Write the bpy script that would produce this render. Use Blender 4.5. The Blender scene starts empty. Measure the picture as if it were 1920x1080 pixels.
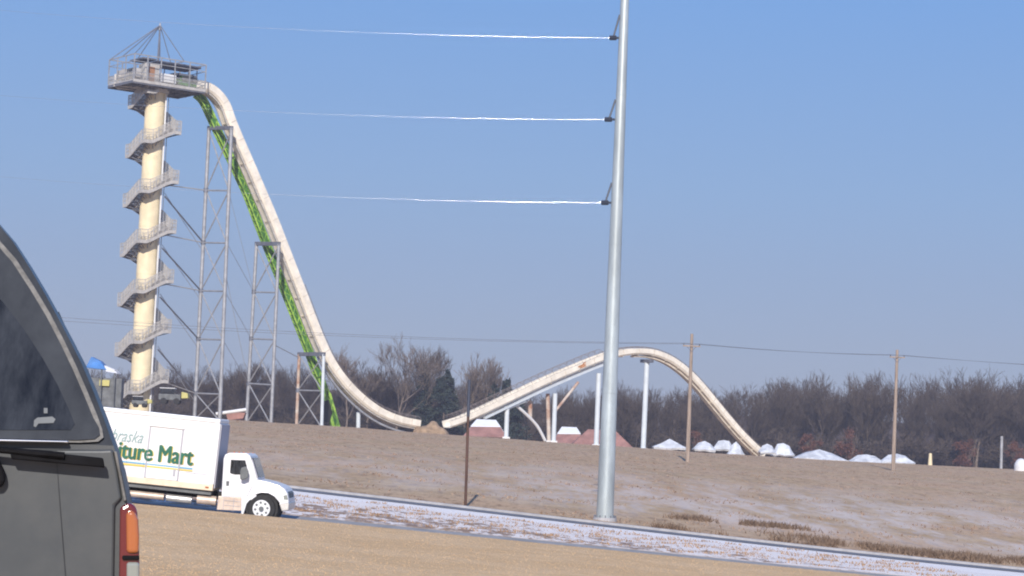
import bpy, math, random
import numpy as np
from mathutils import Vector, Matrix
random.seed(7); RNG = np.random.default_rng(11)
S = bpy.context.scene; COL = S.collection
R = math.radians
# ------------------------------------------------------------------ camera
F = 4000.0
cd = bpy.data.cameras.new('camera'); cam = bpy.data.objects.new('camera', cd); COL.objects.link(cam); S.camera = cam
cd.sensor_width = 36; cd.lens = F/1920*36; cd.clip_start = 0.1; cd.clip_end = 20000
MC = Matrix.Rotation(R(90+4.10), 3, 'X') @ Matrix.Rotation(R(2.3), 3, 'Z')
cam.matrix_world = MC.to_4x4()
def ray(px, py): return MC @ Vector(((px-960)/F, (540-py)/F, -1))
def at(px, py, Y):
    r = ray(px, py); return r*(Y/r.y)
def on(px, py, P, N):
    r = ray(px, py); return r*(P.dot(N)/r.dot(N))
# ------------------------------------------------------------------ materials
def mat(name, col, rough=.6, metal=0, var=0, scale=4, bump=0, col2=None, spec=.5, stretch=(1,1,1), coat=0, detail=6):
    m = bpy.data.materials.new(name); m.use_nodes = True; nt = m.node_tree; b = nt.nodes['Principled BSDF']
    b.inputs['Base Color'].default_value = (*col, 1); b.inputs['Roughness'].default_value = rough
    b.inputs['Metallic'].default_value = metal; b.inputs['Specular IOR Level'].default_value = spec
    b.inputs['Coat Weight'].default_value = coat; b.inputs['Coat Roughness'].default_value = .08
    if var or bump or col2:
        g = nt.nodes.new('ShaderNodeNewGeometry'); mp = nt.nodes.new('ShaderNodeMapping')
        mp.inputs['Scale'].default_value = stretch; nt.links.new(g.outputs['Position'], mp.inputs['Vector'])
        n = nt.nodes.new('ShaderNodeTexNoise'); n.inputs['Scale'].default_value = scale; n.inputs['Detail'].default_value = detail
        n.inputs['Roughness'].default_value = .65
        nt.links.new(mp.outputs[0], n.inputs['Vector'])
        if var or col2:
            c = nt.nodes.new('ShaderNodeValToRGB'); c.color_ramp.elements[0].position = .38; c.color_ramp.elements[1].position = .64
            a = tuple(x*(1-var) for x in col); d = col2 if col2 else tuple(min(1, x*(1+var)) for x in col)
            c.color_ramp.elements[0].color = (*a, 1); c.color_ramp.elements[1].color = (*d, 1)
            nt.links.new(n.outputs['Fac'], c.inputs[0]); nt.links.new(c.outputs[0], b.inputs['Base Color'])
        if bump:
            bp = nt.nodes.new('ShaderNodeBump'); bp.inputs['Strength'].default_value = bump; bp.inputs['Distance'].default_value = .05
            nt.links.new(n.outputs['Fac'], bp.inputs['Height']); nt.links.new(bp.outputs[0], b.inputs['Normal'])
    return m
def island_mat(name, cols, rough=.85):
    m = bpy.data.materials.new(name); m.use_nodes = True; nt = m.node_tree; b = nt.nodes['Principled BSDF']
    b.inputs['Roughness'].default_value = rough; b.inputs['Specular IOR Level'].default_value = .2
    g = nt.nodes.new('ShaderNodeNewGeometry'); c = nt.nodes.new('ShaderNodeValToRGB')
    while len(c.color_ramp.elements) < len(cols): c.color_ramp.elements.new(.5)
    for i, k in enumerate(cols):
        c.color_ramp.elements[i].position = i/(len(cols)-1); c.color_ramp.elements[i].color = (*k, 1)
    nt.links.new(g.outputs['Random Per Island'], c.inputs[0]); nt.links.new(c.outputs[0], b.inputs['Base Color'])
    return m
M = dict(
 joint=mat('chute_joint', (.60,.53,.44), .6, var=.2, scale=1),
 cream=mat('cream_paint', (.83,.71,.48), .5, var=.10, scale=.5),
 slide=mat('slide_fibreglass', (.87,.81,.71), .42, var=.12, scale=.6, stretch=(1,1,1)),
 rust=mat('rust_stain', (.55,.22,.07), .8, var=.3, scale=2),
 rustcol=mat('weathered_column', (.62,.56,.5), .6, scale=.45, col2=(.36,.19,.12)),
 steel=mat('galvanised_steel', (.36,.37,.40), .55, .25, var=.18, scale=1.2),
 steeld=mat('dark_steel', (.16,.17,.21), .6, .2, var=.2, scale=1),
 rail=mat('stair_rail_steel', (.50,.48,.46), .6, .1, var=.15, scale=1.5),
 tread=mat('stair_tread', (.20,.19,.20), .7, var=.2, scale=2),
 white=mat('white_paint', (.74,.75,.78), .5, var=.05, scale=.8),
 whitecol=mat('white_column_paint', (.62,.68,.74), .5, var=.06, scale=.8),
 green=mat('green_paint', (.10,.24,.03), .55, scale=.9, col2=(.42,.68,.10)),
 greend=mat('dark_green_paint', (.05,.17,.03), .6, var=.3, scale=1),
 net=mat('net_cord', (.23,.19,.18), .8, var=.2, scale=3),
 pole=mat('galvanised_pole', (.42,.47,.49), .42, .3, var=.16, scale=1.6, stretch=(1,1,.25)),
 insul=mat('insulator_rubber', (.05,.06,.09), .5),
 wire=mat('aluminium_wire', (.75,.74,.75), .15, 1.0),
 wood=mat('weathered_wood', (.34,.27,.225), .9, var=.25, scale=1.5, stretch=(4,4,.4), bump=.3),
 woodd=mat('dark_wood', (.10,.055,.042), .9, var=.35, scale=1.2, stretch=(4,4,.5)),
 black=mat('black_rubber', (.015,.015,.017), .7, var=.2, scale=8),
 blackp=mat('black_plastic', (.008,.008,.01), .7, var=.3, scale=15, spec=.1),
 chrome=mat('chrome', (.7,.7,.72), .18, 1.0),
 alu=mat('aluminium', (.72,.70,.68), .35, .7, var=.12, scale=3),
 tank=mat('tank_steel', (.62,.50,.42), .45, .3, var=.15, scale=3),
 truckw=mat('truck_white', (.80,.80,.84), .35, var=.02, scale=.9, coat=.3),
 truckroof=mat('truck_top_rail', (.86,.86,.87), .35, var=.02, scale=2),
 grime=mat('truck_lower_rail', (.78,.66,.50), .5, var=.12, scale=2),
 seam=mat('panel_seam', (.42,.42,.47), .6),
 lgreen=mat('letter_green', (.012,.13,.08), .6, var=.2, scale=2),
 lgold=mat('letter_gold', (.72,.55,.10), .6),
 lblue=mat('stripe_blue', (.14,.40,.62), .6), lgrey=mat('letter_grey', (.30,.42,.42), .6),
 glass=mat('dark_glass', (.008,.009,.012), .1, spec=.45, scale=4, col2=(.05,.055,.065), stretch=(2.5,1,.7)),
 suv=mat('suv_paint', (.062,.070,.080), .48, .3, scale=2.2, col2=(.098,.103,.108), coat=.25, bump=.02),
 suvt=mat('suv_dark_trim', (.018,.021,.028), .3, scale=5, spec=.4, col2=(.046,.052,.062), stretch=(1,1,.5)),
 pale=mat('pale_seal', (.16,.155,.15), .5, var=.3, scale=30),
 red=mat('red_lens', (.14,.02,.025), .15, coat=1), amber=mat('amber_lens', (.42,.13,.045), .2, coat=1), clear=mat('clear_lens', (.28,.30,.28), .15, coat=1),
 roofred=mat('red_shingle', (.36,.19,.165), .85, var=.2, scale=.6),
 snow=mat('snow', (.80,.83,.90), .7, var=.04, scale=1.5, bump=.3),
 wall=mat('tan_wall', (.42,.34,.30), .85, var=.12, scale=.8),
 canvas=mat('white_canvas', (.60,.63,.69), .75, var=.22, scale=.8),
 dirt=mat('tan_dirt', (.36,.25,.16), .95, var=.28, scale=1.2, bump=.6),
 blue=mat('blue_canvas', (.07,.22,.55), .6, var=.2, scale=.8),
 yellow=mat('yellow_paint', (.50,.46,.16), .5, var=.1, scale=1),
 brown=mat('brown_panel', (.35,.18,.10), .7, var=.2, scale=1),
 machine=mat('machine_grey', (.13,.14,.15), .6, var=.3, scale=1),
 asphalt=mat('asphalt', (.17,.175,.20), .9, var=.18, scale=1.5, bump=.2),
 asphaltn=mat('old_asphalt', (.34,.33,.33), .9, var=.2, scale=1.5, bump=.2),
 kerb=mat('concrete_kerb', (.40,.40,.43), .9, var=.12, scale=2),
)
M['bark'] = island_mat('bare_bark', [(.072,.055,.047),(.105,.083,.068),(.15,.118,.095),(.082,.065,.057)])
M['barkpale'] = island_mat('pale_bark', [(.17,.135,.115),(.24,.19,.155),(.15,.12,.11)])
M['trunk'] = mat('trunk_bark', (.20,.155,.125), .95, var=.3, scale=1.5)
M['needles'] = island_mat('needles', [(.018,.03,.03),(.035,.05,.045),(.05,.065,.05)])
M['russet'] = island_mat('russet_leaves', [(.12,.055,.04),(.19,.085,.055),(.15,.075,.06)])
M['tangrass'] = island_mat('dry_grass', [(.66,.45,.25),(.70,.49,.285),(.63,.425,.235),(.73,.52,.31)])
M['tuft'] = island_mat('brown_grass', [(.32,.20,.12),(.46,.30,.18),(.26,.17,.12)])
M['brush'] = island_mat('brush_stems', [(.13,.09,.065),(.20,.14,.10),(.26,.185,.135)])
M['weed'] = island_mat('brown_weeds', [(.22,.15,.115),(.32,.225,.17),(.38,.28,.21)])
# ------------------------------------------------------------------ mesh helpers
class MB:
    def __init__(s): s.v = []; s.f = []
    def add(s, vs, fs):
        n = len(s.v); s.v += [tuple(v) for v in vs]; s.f += [tuple(i+n for i in f) for f in fs]; return s
    def hull(s, a, b):      # loft two equal closed loops, with caps
        n = len(a); fs = [(i, (i+1) % n, n+(i+1) % n, n+i) for i in range(n)]
        fs += [tuple(reversed(range(n))), tuple(range(n, 2*n))]
        return s.add(list(a)+list(b), fs)
    def box(s, c, x, y, z):  # c centre, three half-axis vectors
        c, x, y, z = map(Vector, (c, x, y, z))
        a = [c-x-y-z, c+x-y-z, c+x+y-z, c-x+y-z]; return s.hull(a, [p+2*z for p in a])
    def abox(s, x0, x1, y0, y1, z0, z1):
        a = [(x0,y0,z0),(x1,y0,z0),(x1,y1,z0),(x0,y1,z0)]; return s.hull(a, [(p[0],p[1],z1) for p in a])
    def tube(s, p, q, r0, r1=None, n=8):
        p, q = Vector(p), Vector(q); r1 = r0 if r1 is None else r1; d = (q-p).normalized()
        u = d.cross(Vector((0,0,1))) if abs(d.z) < .95 else d.cross(Vector((1,0,0))); u.normalize(); w = d.cross(u)
        A = [(math.cos(2*math.pi*i/n+.4), math.sin(2*math.pi*i/n+.4)) for i in range(n)]
        return s.hull([p+(u*c+w*t)*r0 for c, t in A], [q+(u*c+w*t)*r1 for c, t in A])
    def path(s, pts, r, n=5):
        for a, b in zip(pts[:-1], pts[1:]): s.tube(a, b, r, n=n)
        return s
    def prism(s, pts, d):   # polygon swept by vector d
        d = Vector(d); return s.hull([Vector(p) for p in pts], [Vector(p)+d for p in pts])
    def build(s, name, m, parent=None, bevel=0, smooth=False):
        me = bpy.data.meshes.new(name); o = bpy.data.objects.new(name, me); COL.objects.link(o)
        off = Vector((0,0,0)); p = parent
        while p: off += p.location; p = p.parent
        me.from_pydata([tuple(Vector(v)-off) for v in s.v], [], s.f); me.materials.append(M[m])
        import bmesh
        bm = bmesh.new(); bm.from_mesh(me); bmesh.ops.recalc_face_normals(bm, faces=bm.faces); bm.to_mesh(me); bm.free()
        o.parent = parent
        if smooth:
            me.polygons.foreach_set('use_smooth', [True]*len(me.polygons))
            e = o.modifiers.new('split', 'EDGE_SPLIT'); e.split_angle = R(40)
        if bevel:
            b = o.modifiers.new('bevel', 'BEVEL'); b.width = bevel; b.segments = 3; b.limit_method = 'ANGLE'
        return o
def np_mesh(name, V, Fc, k, m, parent=None):
    me = bpy.data.meshes.new(name); o = bpy.data.objects.new(name, me); COL.objects.link(o)
    nf = len(Fc); me.vertices.add(len(V)); me.vertices.foreach_set('co', V.astype(np.float32).ravel())
    me.loops.add(nf*k); me.loops.foreach_set('vertex_index', Fc.astype(np.int32).ravel())
    me.polygons.add(nf); me.polygons.foreach_set('loop_start', np.arange(0, nf*k, k, dtype=np.int32))
    me.update(calc_edges=True); me.materials.append(M[m]); o.parent = parent; return o
def tag(o, label=None, cat=None, group=None, kind=None):
    for k, v in (('label', label), ('category', cat), ('group', group), ('kind', kind)):
        if v: o[k] = v
    return o
def thing(name, loc, label, cat, group=None):
    o = bpy.data.objects.new(name, None); COL.objects.link(o); o.location = loc; o.empty_display_size = .3
    return tag(o, label, cat, group)
# ------------------------------------------------------------------ terrain
rows = [(-400,-1.3,0),(0,-1.3,0),(9,-1.32,0),(14,-1.6,-.01),(25,-2.6,-.03),(40,-3.25,-.045),(50,-3.45,-.05),(62,-3.44,-.055),(74,-3.39,-.058),
        (75.6,-3.66,-.058),(81.5,-3.64,-.06),(83,-3.60,-.06),(92,-3.57,-.068),(103,-3.57,-.076),(106.6,-3.57,-.076),(110,-3.47,-.075),(150,-2.3,-.062),
        (200,-1.15,-.048),(250,-.28,-.038),(300,.30,-.033),(345,.25,-.033),(420,-.6,-.033),(605,-2.2,-.033),(655,12,-.033),(900,14,-.02),(1500,12,-.01),(9000,-20,0)]
RY = np.array([r[0] for r in rows]); RC = np.array([r[1] for r in rows]); RS = np.array([r[2] for r in rows])
def gz(x, y):
    x = np.asarray(x, float); y = np.asarray(y, float); X = 50*np.tanh(x/50)
    z = np.interp(y, RY, RC)+np.interp(y, RY, RS)*X
    flat = np.clip((y-112)/15, 0, 1)*np.clip((330-y)/40, 0, 1)
    z = z+flat*(.05*np.sin(x*.31+y*.07)+.04*np.sin(x*.13-y*.11+1)+.015*np.sin(x*.9+y*.4))
    m = np.clip((y-82)/3, 0, 1)*np.clip((102-y)/4, 0, 1)
    return z+m*(.05*np.sin(x*1.3+y*.6)+.04*np.sin(x*.7-y*1.1))
def G(x, y): return float(gz(x, y))
ys = sorted(set(list(RY)+list(np.arange(48, 126, 1.5))+list(np.arange(126, 346, 4))+list(np.arange(350, 640, 25))+[800,1100,2500,5000]))
xs = sorted(set(list(np.arange(-60, 61, 2.0))+[-9000,-3000,-1200,-600,-300,-200,-140,-100,-80,80,100,140,200,300,600,1200,3000,9000]))
XX, YY = np.meshgrid(xs, ys); ZZ = gz(XX, YY); V = np.stack([XX, YY, ZZ], -1).reshape(-1, 3)
nx = len(xs); idx = np.arange(len(V)).reshape(XX.shape)
Fc = np.stack([idx[:-1,:-1], idx[:-1,1:], idx[1:,1:], idx[1:,:-1]], -1).reshape(-1, 4)
def ground_material():
    m = bpy.data.materials.new('ground'); m.use_nodes = True; nt = m.node_tree; b = nt.nodes['Principled BSDF']; L = nt.links.new
    b.inputs['Roughness'].default_value = .95; b.inputs['Specular IOR Level'].default_value = .15
    g = nt.nodes.new('ShaderNodeNewGeometry'); sp = nt.nodes.new('ShaderNodeSeparateXYZ'); L(g.outputs['Position'], sp.inputs[0])
    def noise(scale, st=(1,1,1), det=5, ro=.6):
        mp = nt.nodes.new('ShaderNodeMapping'); mp.inputs['Scale'].default_value = st; L(g.outputs['Position'], mp.inputs[0])
        n = nt.nodes.new('ShaderNodeTexNoise'); n.inputs['Scale'].default_value = scale; n.inputs['Detail'].default_value = det; n.inputs['Roughness'].default_value = ro
        L(mp.outputs[0], n.inputs['Vector']); return n.outputs['Fac']
    def mr(src, a, c, lo=0, hi=1):
        n = nt.nodes.new('ShaderNodeMapRange'); n.interpolation_type = 'SMOOTHSTEP'
        for i, v in ((1, a), (2, c), (3, lo), (4, hi)): n.inputs[i].default_value = v
        L(src, n.inputs[0]); return n.outputs[0]
    def mth(op, a, c):
        n = nt.nodes.new('ShaderNodeMath'); n.operation = op; n.use_clamp = False
        for i, v in ((0, a), (1, c)):
            if isinstance(v, (int, float)): n.inputs[i].default_value = v
            else: L(v, n.inputs[i])
        return n.outputs[0]
    def mix(f, a, c):
        n = nt.nodes.new('ShaderNodeMix'); n.data_type = 'RGBA'
        if isinstance(f, (int, float)): n.inputs[0].default_value = f
        else: L(f, n.inputs[0])
        for i, v in ((6, a), (7, c)):
            if isinstance(v, tuple): n.inputs[i].default_value = (*v, 1)
            else: L(v, n.inputs[i])
        return n.outputs[2]
    X, Y = sp.outputs[0], sp.outputs[1]
    fine = noise(3.0, det=6); mid = noise(.45); big = noise(.06, (1, 1.6, 1)); clump = noise(1.5, (1, .35, 1), 4)
    streak = noise(.28, (1, .22, 1), 6, .7)
    tan = mix(mr(mid, .35, .65), (.64,.44,.245), (.71,.505,.30)); tan = mix(mr(fine, .5, .75), tan, (.57,.385,.21))
    brown = mix(mr(mid, .35, .65), (.46,.325,.195), (.58,.43,.275)); brown = mix(mr(big, .4, .6), brown, (.56,.39,.25))
    deep = noise(1.6, (1, .25, 1), 8, .75)
    brown = mix(mr(deep, .48, .66), brown, (.30,.195,.12))
    brown = mix(mr(fine, .52, .75), brown, (.25,.17,.12))
    snow = (.76,.69,.66)
    # field: thin dusting in streaks, thicker on the lower, right-hand part
    lo = mth('MULTIPLY', mr(Y, 112, 124), mr(Y, 138, 200, 1, .06))
    rt = mr(X, -20, 18, .35, 1)
    amt = mth('MULTIPLY', lo, rt)
    sn = mr(mth('ADD', mth('MULTIPLY', streak, .55), mth('MULTIPLY', deep, .45)), .42, .58)
    fieldc = mix(mth('MULTIPLY', mth('MULTIPLY', sn, amt), .62), brown, snow)
    dustc = mix(mth('MULTIPLY', mr(streak, .45, .65), .05), fieldc, snow)
    # verge between the two roads: tufted, snow between the tufts, solid snow by the upper road
    ss = mth('SUBTRACT', mth('ADD', mth('MULTIPLY', mr(Y, 84, 101), .14), mth('MULTIPLY', mr(X, -6, 24), .13)), .0)
    vs = mr(mth('ADD', mth('ADD', mth('MULTIPLY', clump, .5), mth('MULTIPLY', fine, .5)), ss), .49, .55)
    verge = mix(vs, mix(mr(mid, .35, .65), (.38,.26,.18), (.30,.22,.19)), (.88,.82,.79))
    band = mr(mth('ADD', Y, mth('ADD', mth('MULTIPLY', mid, 3), mth('MULTIPLY', mr(X, 4, 34), 6))), 98.8, 101.5)
    verge = mix(band, verge, (.93,.89,.87))
    c = mix(mr(Y, 81, 82.5), tan, verge)
    c = mix(mr(Y, 105.5, 107), c, dustc); c = mix(mr(Y, 430, 470), c, (.10,.075,.065))
    L(c, b.inputs['Base Color'])
    bp = nt.nodes.new('ShaderNodeBump'); bp.inputs['Strength'].default_value = .6; bp.inputs['Distance'].default_value = .12
    L(fine, bp.inputs['Height']); L(bp.outputs[0], b.inputs['Normal'])
    return m
M['ground'] = ground_material()
gr = np_mesh('ground', V, Fc, 4, 'ground'); tag(gr, kind='structure')
gr.data.polygons.foreach_set('use_smooth', [True]*len(gr.data.polygons))
def ribbon(name, y0, y1, dz, m, x0=-300, x1=300, th=0):
    xs = np.arange(x0, x1+1, 3.0); b = MB()
    for a, c in zip(xs[:-1], xs[1:]):
        q = [(a, y0, G(a, y0)+dz), (c, y0, G(c, y0)+dz), (c, y1, G(c, y1)+dz), (a, y1, G(a, y1)+dz)]
        if th:
            n = len(b.v); b.v += q+[(p[0], p[1], p[2]-th) for p in q]; b.f += [(n,n+1,n+2,n+3),(n,n+1,n+5,n+4),(n+3,n+2,n+6,n+7)]
        else: b.add(q, [(0,1,2,3)])
    return tag(b.build(name, m), kind='structure')
ribbon('ramp_road', 75.75, 81.3, .02, 'asphaltn')
ribbon('upper_road', 103.2, 106.3, .02, 'asphalt')
ribbon('kerb', 106.35, 106.7, .13, 'kerb', th=.2)
ribbon('highway', -30, 12, .02, 'asphaltn', -300, 300)
# ------------------------------------------------------------------ grass (stuff)
def blades(name, n, x0, x1, y0, y1, h, w, m, keep=None, lean=.5, persp=True):
    y = RNG.uniform(y0, y1, n); x = RNG.uniform(x0, x1, n)*(y/y1 if persp else 1)
    if keep is not None:
        k = keep(x, y); x, y = x[k], y[k]; n = len(x)
    z = gz(x, y)-.01; hh = h*RNG.uniform(.4, 1.2, n); a = RNG.uniform(0, math.pi, n); ww = w*RNG.uniform(.6, 1.4, n)
    dx, dy = np.cos(a)*ww, np.sin(a)*ww; lx, ly = RNG.normal(0, lean, n)*hh, RNG.normal(0, lean, n)*hh
    P = np.stack([np.stack([x-dx, y-dy, z], -1), np.stack([x+dx, y+dy, z], -1), np.stack([x+lx, y+ly, z+hh], -1)], 1).reshape(-1, 3)
    return tag(np_mesh(name, P, np.arange(3*n).reshape(-1, 3), 3, m), kind='stuff')
tag(blades('dry_grass', 90000, -19, 19, 38, 75.6, .022, .022, 'tangrass'), 'short tan dry grass in the foreground below the truck', 'grass')
def cl(x, y, s=1.0, t=.1): return (np.sin(x*1.9*s+np.sin(y*1.1*s)*2)+np.sin(y*1.5*s-x*.8*s+1)+RNG.normal(0, .6, len(x))) > t
tag(blades('grass_tufts', 34000, -22, 22, 82.5, 99, .12, .024, 'tuft', lambda x, y: cl(x, y, 1.7, .8) & (x < 19)), 'brown grass tufts poking through the snow between the two roads', 'grass')
tag(blades('field_weeds', 45000, -80, 80, 108.5, 300, .14, .06, 'weed', lambda x, y: cl(x, y, .35, 1.0)), 'short brown weeds over the rising field', 'weeds')
def clumps(x, y):
    e = RNG.normal(0, .5, len(x)); wv = np.sin(x*.9)+np.sin(x*2.3+1)*.7+e*.8
    return ((np.abs(y-111.5-.9*np.sin(x*.5)+e) < 1.8) & (x > 17+e*4) & (wv > -1.1)) | \
           ((np.abs(y-120-.2*(x-13)+e) < 1.1) & (np.abs(x-13.2) < 3.5+e) & (wv > -.3)) | ((np.abs(y-109.5+e) < .7) & (x > 7) & (x < 17) & (wv > .5))
tag(blades('brown_brush', 90000, -5, 45, 108, 124, .30, .035, 'brush', clumps, persp=False), 'dark brown brush along the field side of the upper road', 'brush')
# ------------------------------------------------------------------ bare trees
def gen_tree(H, spread, seed, levels=(6,5,4,4,3), tw=.045, up=.35):
    rr = random.Random(seed); segs = []
    def rec(p, d, L, r, lv):
        if lv == len(levels):
            segs.append((p, p+(d+Vector((rr.gauss(0,.1), rr.gauss(0,.1), .1))).normalized()*L, r, tw*.4)); return
        mid = p+d*L*.5+Vector((rr.gauss(0,.04), rr.gauss(0,.04), 0))*L
        q = mid+(d+Vector((rr.gauss(0,.14), rr.gauss(0,.14), .08))).normalized()*L*.5
        r2 = max(r*.55, tw*.6); segs.append((p, mid, r, (r+r2)/2)); segs.append((mid, q, (r+r2)/2, r2))
        if lv >= len(levels): return
        n = levels[lv]
        for i in range(n):
            t = rr.uniform(.35, 1) if i else 1.0; b = (p.lerp(mid, t*2) if t < .5 else mid.lerp(q, t*2-1))
            a = rr.uniform(0, 6.283); s = Vector((math.cos(a), math.sin(a), 0)); s = (s-d*s.dot(d)).normalized()
            nd = (d*rr.uniform(.6,1.1)+s*spread*rr.uniform(.5,1.2)+Vector((0,0,up))).normalized()
            rec(b, nd, L*rr.uniform(.5,.78), max(r2*rr.uniform(.5,.8), tw*.6), lv+1)
    rec(Vector((0,0,-.3)), Vector((rr.gauss(0,.03), rr.gauss(0,.03), 1)).normalized(), H*.42, H*.016, 0)
    A = np.array([[*a, *b, r0, r1] for a, b, r0, r1 in segs])
    A[:, :6] *= H/max(A[:, 5].max(), 1e-3); return A
def seg_mesh(A):
    p, q = A[:, :3], A[:, 3:6]; d = q-p; L = np.linalg.norm(d, axis=1, keepdims=True)+1e-9; d = d/L
    ref = np.where(np.abs(d[:, 2:3]) < .9, [[0,0,1.]], [[1.,0,0]]); u = np.cross(d, ref); u /= np.linalg.norm(u, axis=1, keepdims=True); w = np.cross(d, u)
    vs = []
    for base, r in ((p, A[:, 6:7]), (q, A[:, 7:8])):
        for k in range(3):
            a = k*2.0944; vs.append(base+(u*math.cos(a)+w*math.sin(a))*r)
    V = np.stack(vs, 1); n = len(A); o = (np.arange(n)*6)[:, None, None]
    f = np.array([[0,1,4,3],[1,2,5,4],[2,0,3,5]])[None]+o
    return V.reshape(-1, 3), f.reshape(-1, 4)
protos = [gen_tree(20, .75, 100+i, levels=(6,5,4,4,3), tw=.05) for i in range(7)]
PM = [seg_mesh(a) for a in protos]
prof = [(-400,690),(180,688),(440,672),(520,680),(600,668),(640,682),(700,687),(800,690),(850,702),(940,716),(1000,728),(1080,724),(1180,715),(1240,720),(1350,724),
        (1450,716),(1500,703),(1600,697),(1700,693),(1740,708),(1780,700),(1830,692),(1870,708),(1920,700),(2300,695)]
def topz(px, Y):
    py = np.interp(px, [p[0] for p in prof], [p[1] for p in prof]); return at(px, py, Y).z
VV = []; FF = []; base = 0
for i in range(360):
    Y = random.choice([520, 535, 550, 565, 580, 600])+random.uniform(-6, 6); px = random.uniform(-420, 2320)
    x = at(px, 800, Y).x; z0 = G(x, Y); H = (topz(px, Y)-z0)*random.choice([.75, .88, .96, 1.0, 1.05, .65]); H = max(H, 6)
    v, f = PM[i % 7]; s = H/20; a = random.uniform(0, 6.28); c, t = math.cos(a), math.sin(a); hs = s*random.uniform(.75, 1.0)
    v2 = np.stack([(v[:, 0]*c-v[:, 1]*t)*hs+x, (v[:, 0]*t+v[:, 1]*c)*hs+Y, v[:, 2]*s+z0], -1)
    VV.append(v2); FF.append(f+base); base += len(v)
tag(np_mesh('bare_woods', np.concatenate(VV), np.concatenate(FF), 4, 'bark'), 'long mass of bare brown winter woods beyond the field', 'woods', kind='stuff')
# undergrowth at the wood's foot
VV = []; FF = []; base = 0
ub = [seg_mesh(gen_tree(5, 1.3, 300+i, levels=(7,5,4,3), tw=.05, up=.2)) for i in range(3)]
for i in range(700):
    Y = random.uniform(505, 590); px = random.uniform(-400, 2300); x = at(px, 800, Y).x; z0 = G(x, Y); s = random.uniform(.7, 1.9); v, f = ub[i % 3]
    VV.append(v*s*np.array([1.3,1.3,1])+np.array([x, Y, z0])); FF.append(f+base); base += len(v)
tag(np_mesh('undergrowth', np.concatenate(VV), np.concatenate(FF), 4, 'bark'), 'tangled bare undergrowth along the foot of the woods', 'undergrowth', kind='stuff')
def lone_tree(px, top, Y, seed, label, spread=.7, wide=1.0, m='bark', lv=(6,5,4,4,3)):
    x = at(px, 780, Y).x; z0 = G(x, Y); H = at(px, top, Y).z-z0
    A = gen_tree(H, spread, seed, levels=lv, tw=.055); A[:, [0,1,3,4]] *= wide
    A += np.array([x, Y, z0, x, Y, z0, 0, 0])
    t = thing('bare_tree', (x, Y, z0), label, 'tree', 'bare trees standing above the woods')
    for nm, a, mm in (('trunk', A[:2], 'trunk'), ('crown', A[2:], m)):
        v, f = seg_mesh(a); np_mesh(nm, v-np.array([x, Y, z0]), f, 4, mm, t)
lone_tree(650, 642, 505, 1, 'pale bare tree close behind the lower curve of the first drop', m='barkpale')
lone_tree(742, 622, 500, 2, 'tallest bare tree, right of the slide drop above the valley gap', m='barkpale', wide=1.15)
lone_tree(800, 632, 508, 3, 'tall bare tree just right of the tallest one', wide=.8)
lone_tree(872, 655, 498, 4, 'bare tree with pale limbs behind the thin brown post', m='barkpale')
lone_tree(908, 664, 500, 5, 'smaller pale bare tree right of the thin brown post', m='barkpale', wide=.8)
lone_tree(690, 668, 512, 6, 'short bare tree between the drop and the tallest bare tree', wide=.9)
lone_tree(440, 668, 510, 8, 'bare tree seen just right of the first steel support tower', wide=.9)
lone_tree(1832, 682, 515, 9, 'round-topped bare tree rising above the woods right of the far utility pole', wide=1.2)
def leaf_cloud(n, fn, s):
    P = []
    for i in range(n):
        c = fn(); a = Vector([random.gauss(0,1) for _ in range(3)]).normalized(); b = a.cross(Vector([random.gauss(0,1) for _ in range(3)])).normalized()
        k = s*random.uniform(.5, 1.3); P += [c+a*k, c-a*k*.5+b*k*.6, c-a*k*.5-b*k*.6]
    return np.array(P)
def evergreen(px, top, Y, w, label):
    x = at(px, 780, Y).x; z0 = G(x, Y); H = at(px, top, Y).z-z0
    t = thing('evergreen_tree', (x, Y, z0), label, 'tree', 'dark evergreens in the woods')
    MB().tube((x, Y, z0-.3), (x, Y, z0+H*.9), .22, .05).build('trunk', 'trunk', t)
    lob = [(random.uniform(.25, .95), random.uniform(0, 6.28)) for _ in range(26)]
    def fn():
        h, a = random.choice(lob); r = w*1.5*(1.05-h)**.7*random.uniform(.1, 1)
        a += random.gauss(0, .35); return Vector((math.cos(a)*r, math.sin(a)*r, H*(h-.12*r/w+random.gauss(0, .02))))
    np_mesh('crown', leaf_cloud(5000, fn, .42), np.arange(5000*3).reshape(-1, 3), 3, 'needles', t)
evergreen(832, 688, 495, 4.4, 'dark evergreen left of the thin brown post')
evergreen(955, 704, 492, 4.8, 'dark bushy evergreen above the start of the rising hump')
evergreen(792, 675, 503, 2.4, 'narrow dark evergreen beneath the tall bare trees')
evergreen(925, 716, 490, 2.6, 'short dark evergreen half behind the rising hump')
def russet(px, top, Y, w, label):
    x = at(px, 850, Y).x; z0 = G(x, Y); H = max(at(px, top, Y).z-z0, 3)
    t = thing('russet_bush', (x, Y, z0), label, 'bush', 'russet bushes at the foot of the woods')
    b = MB()
    for k in range(7):
        a = k*.9; b.tube((x, Y, z0-.2), (x+math.cos(a)*w*.6, Y+math.sin(a)*w*.6, z0+H*.8), .07, .02, 5)
    b.build('stem', 'trunk', t)
    lob = [Vector((random.gauss(0, w*.45), random.gauss(0, w*.45), random.uniform(.2, .9)*H)) for _ in range(14)]
    np_mesh('crown', leaf_cloud(2400, lambda: random.choice(lob)+Vector([random.gauss(0, w*.16) for _ in range(3)]), .22), np.arange(7200).reshape(-1, 3), 3, 'russet', t)
russet(1592, 798, 500, 3.6, 'large russet bush left of the far utility pole')
russet(1522, 812, 498, 2.4, 'smaller russet bush right of the slide end')
russet(1812, 822, 500, 3.4, 'dark russet bush right of the far utility pole')
russet(1905, 826, 505, 2.6, 'russet bush at the right edge of the photo')
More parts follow.
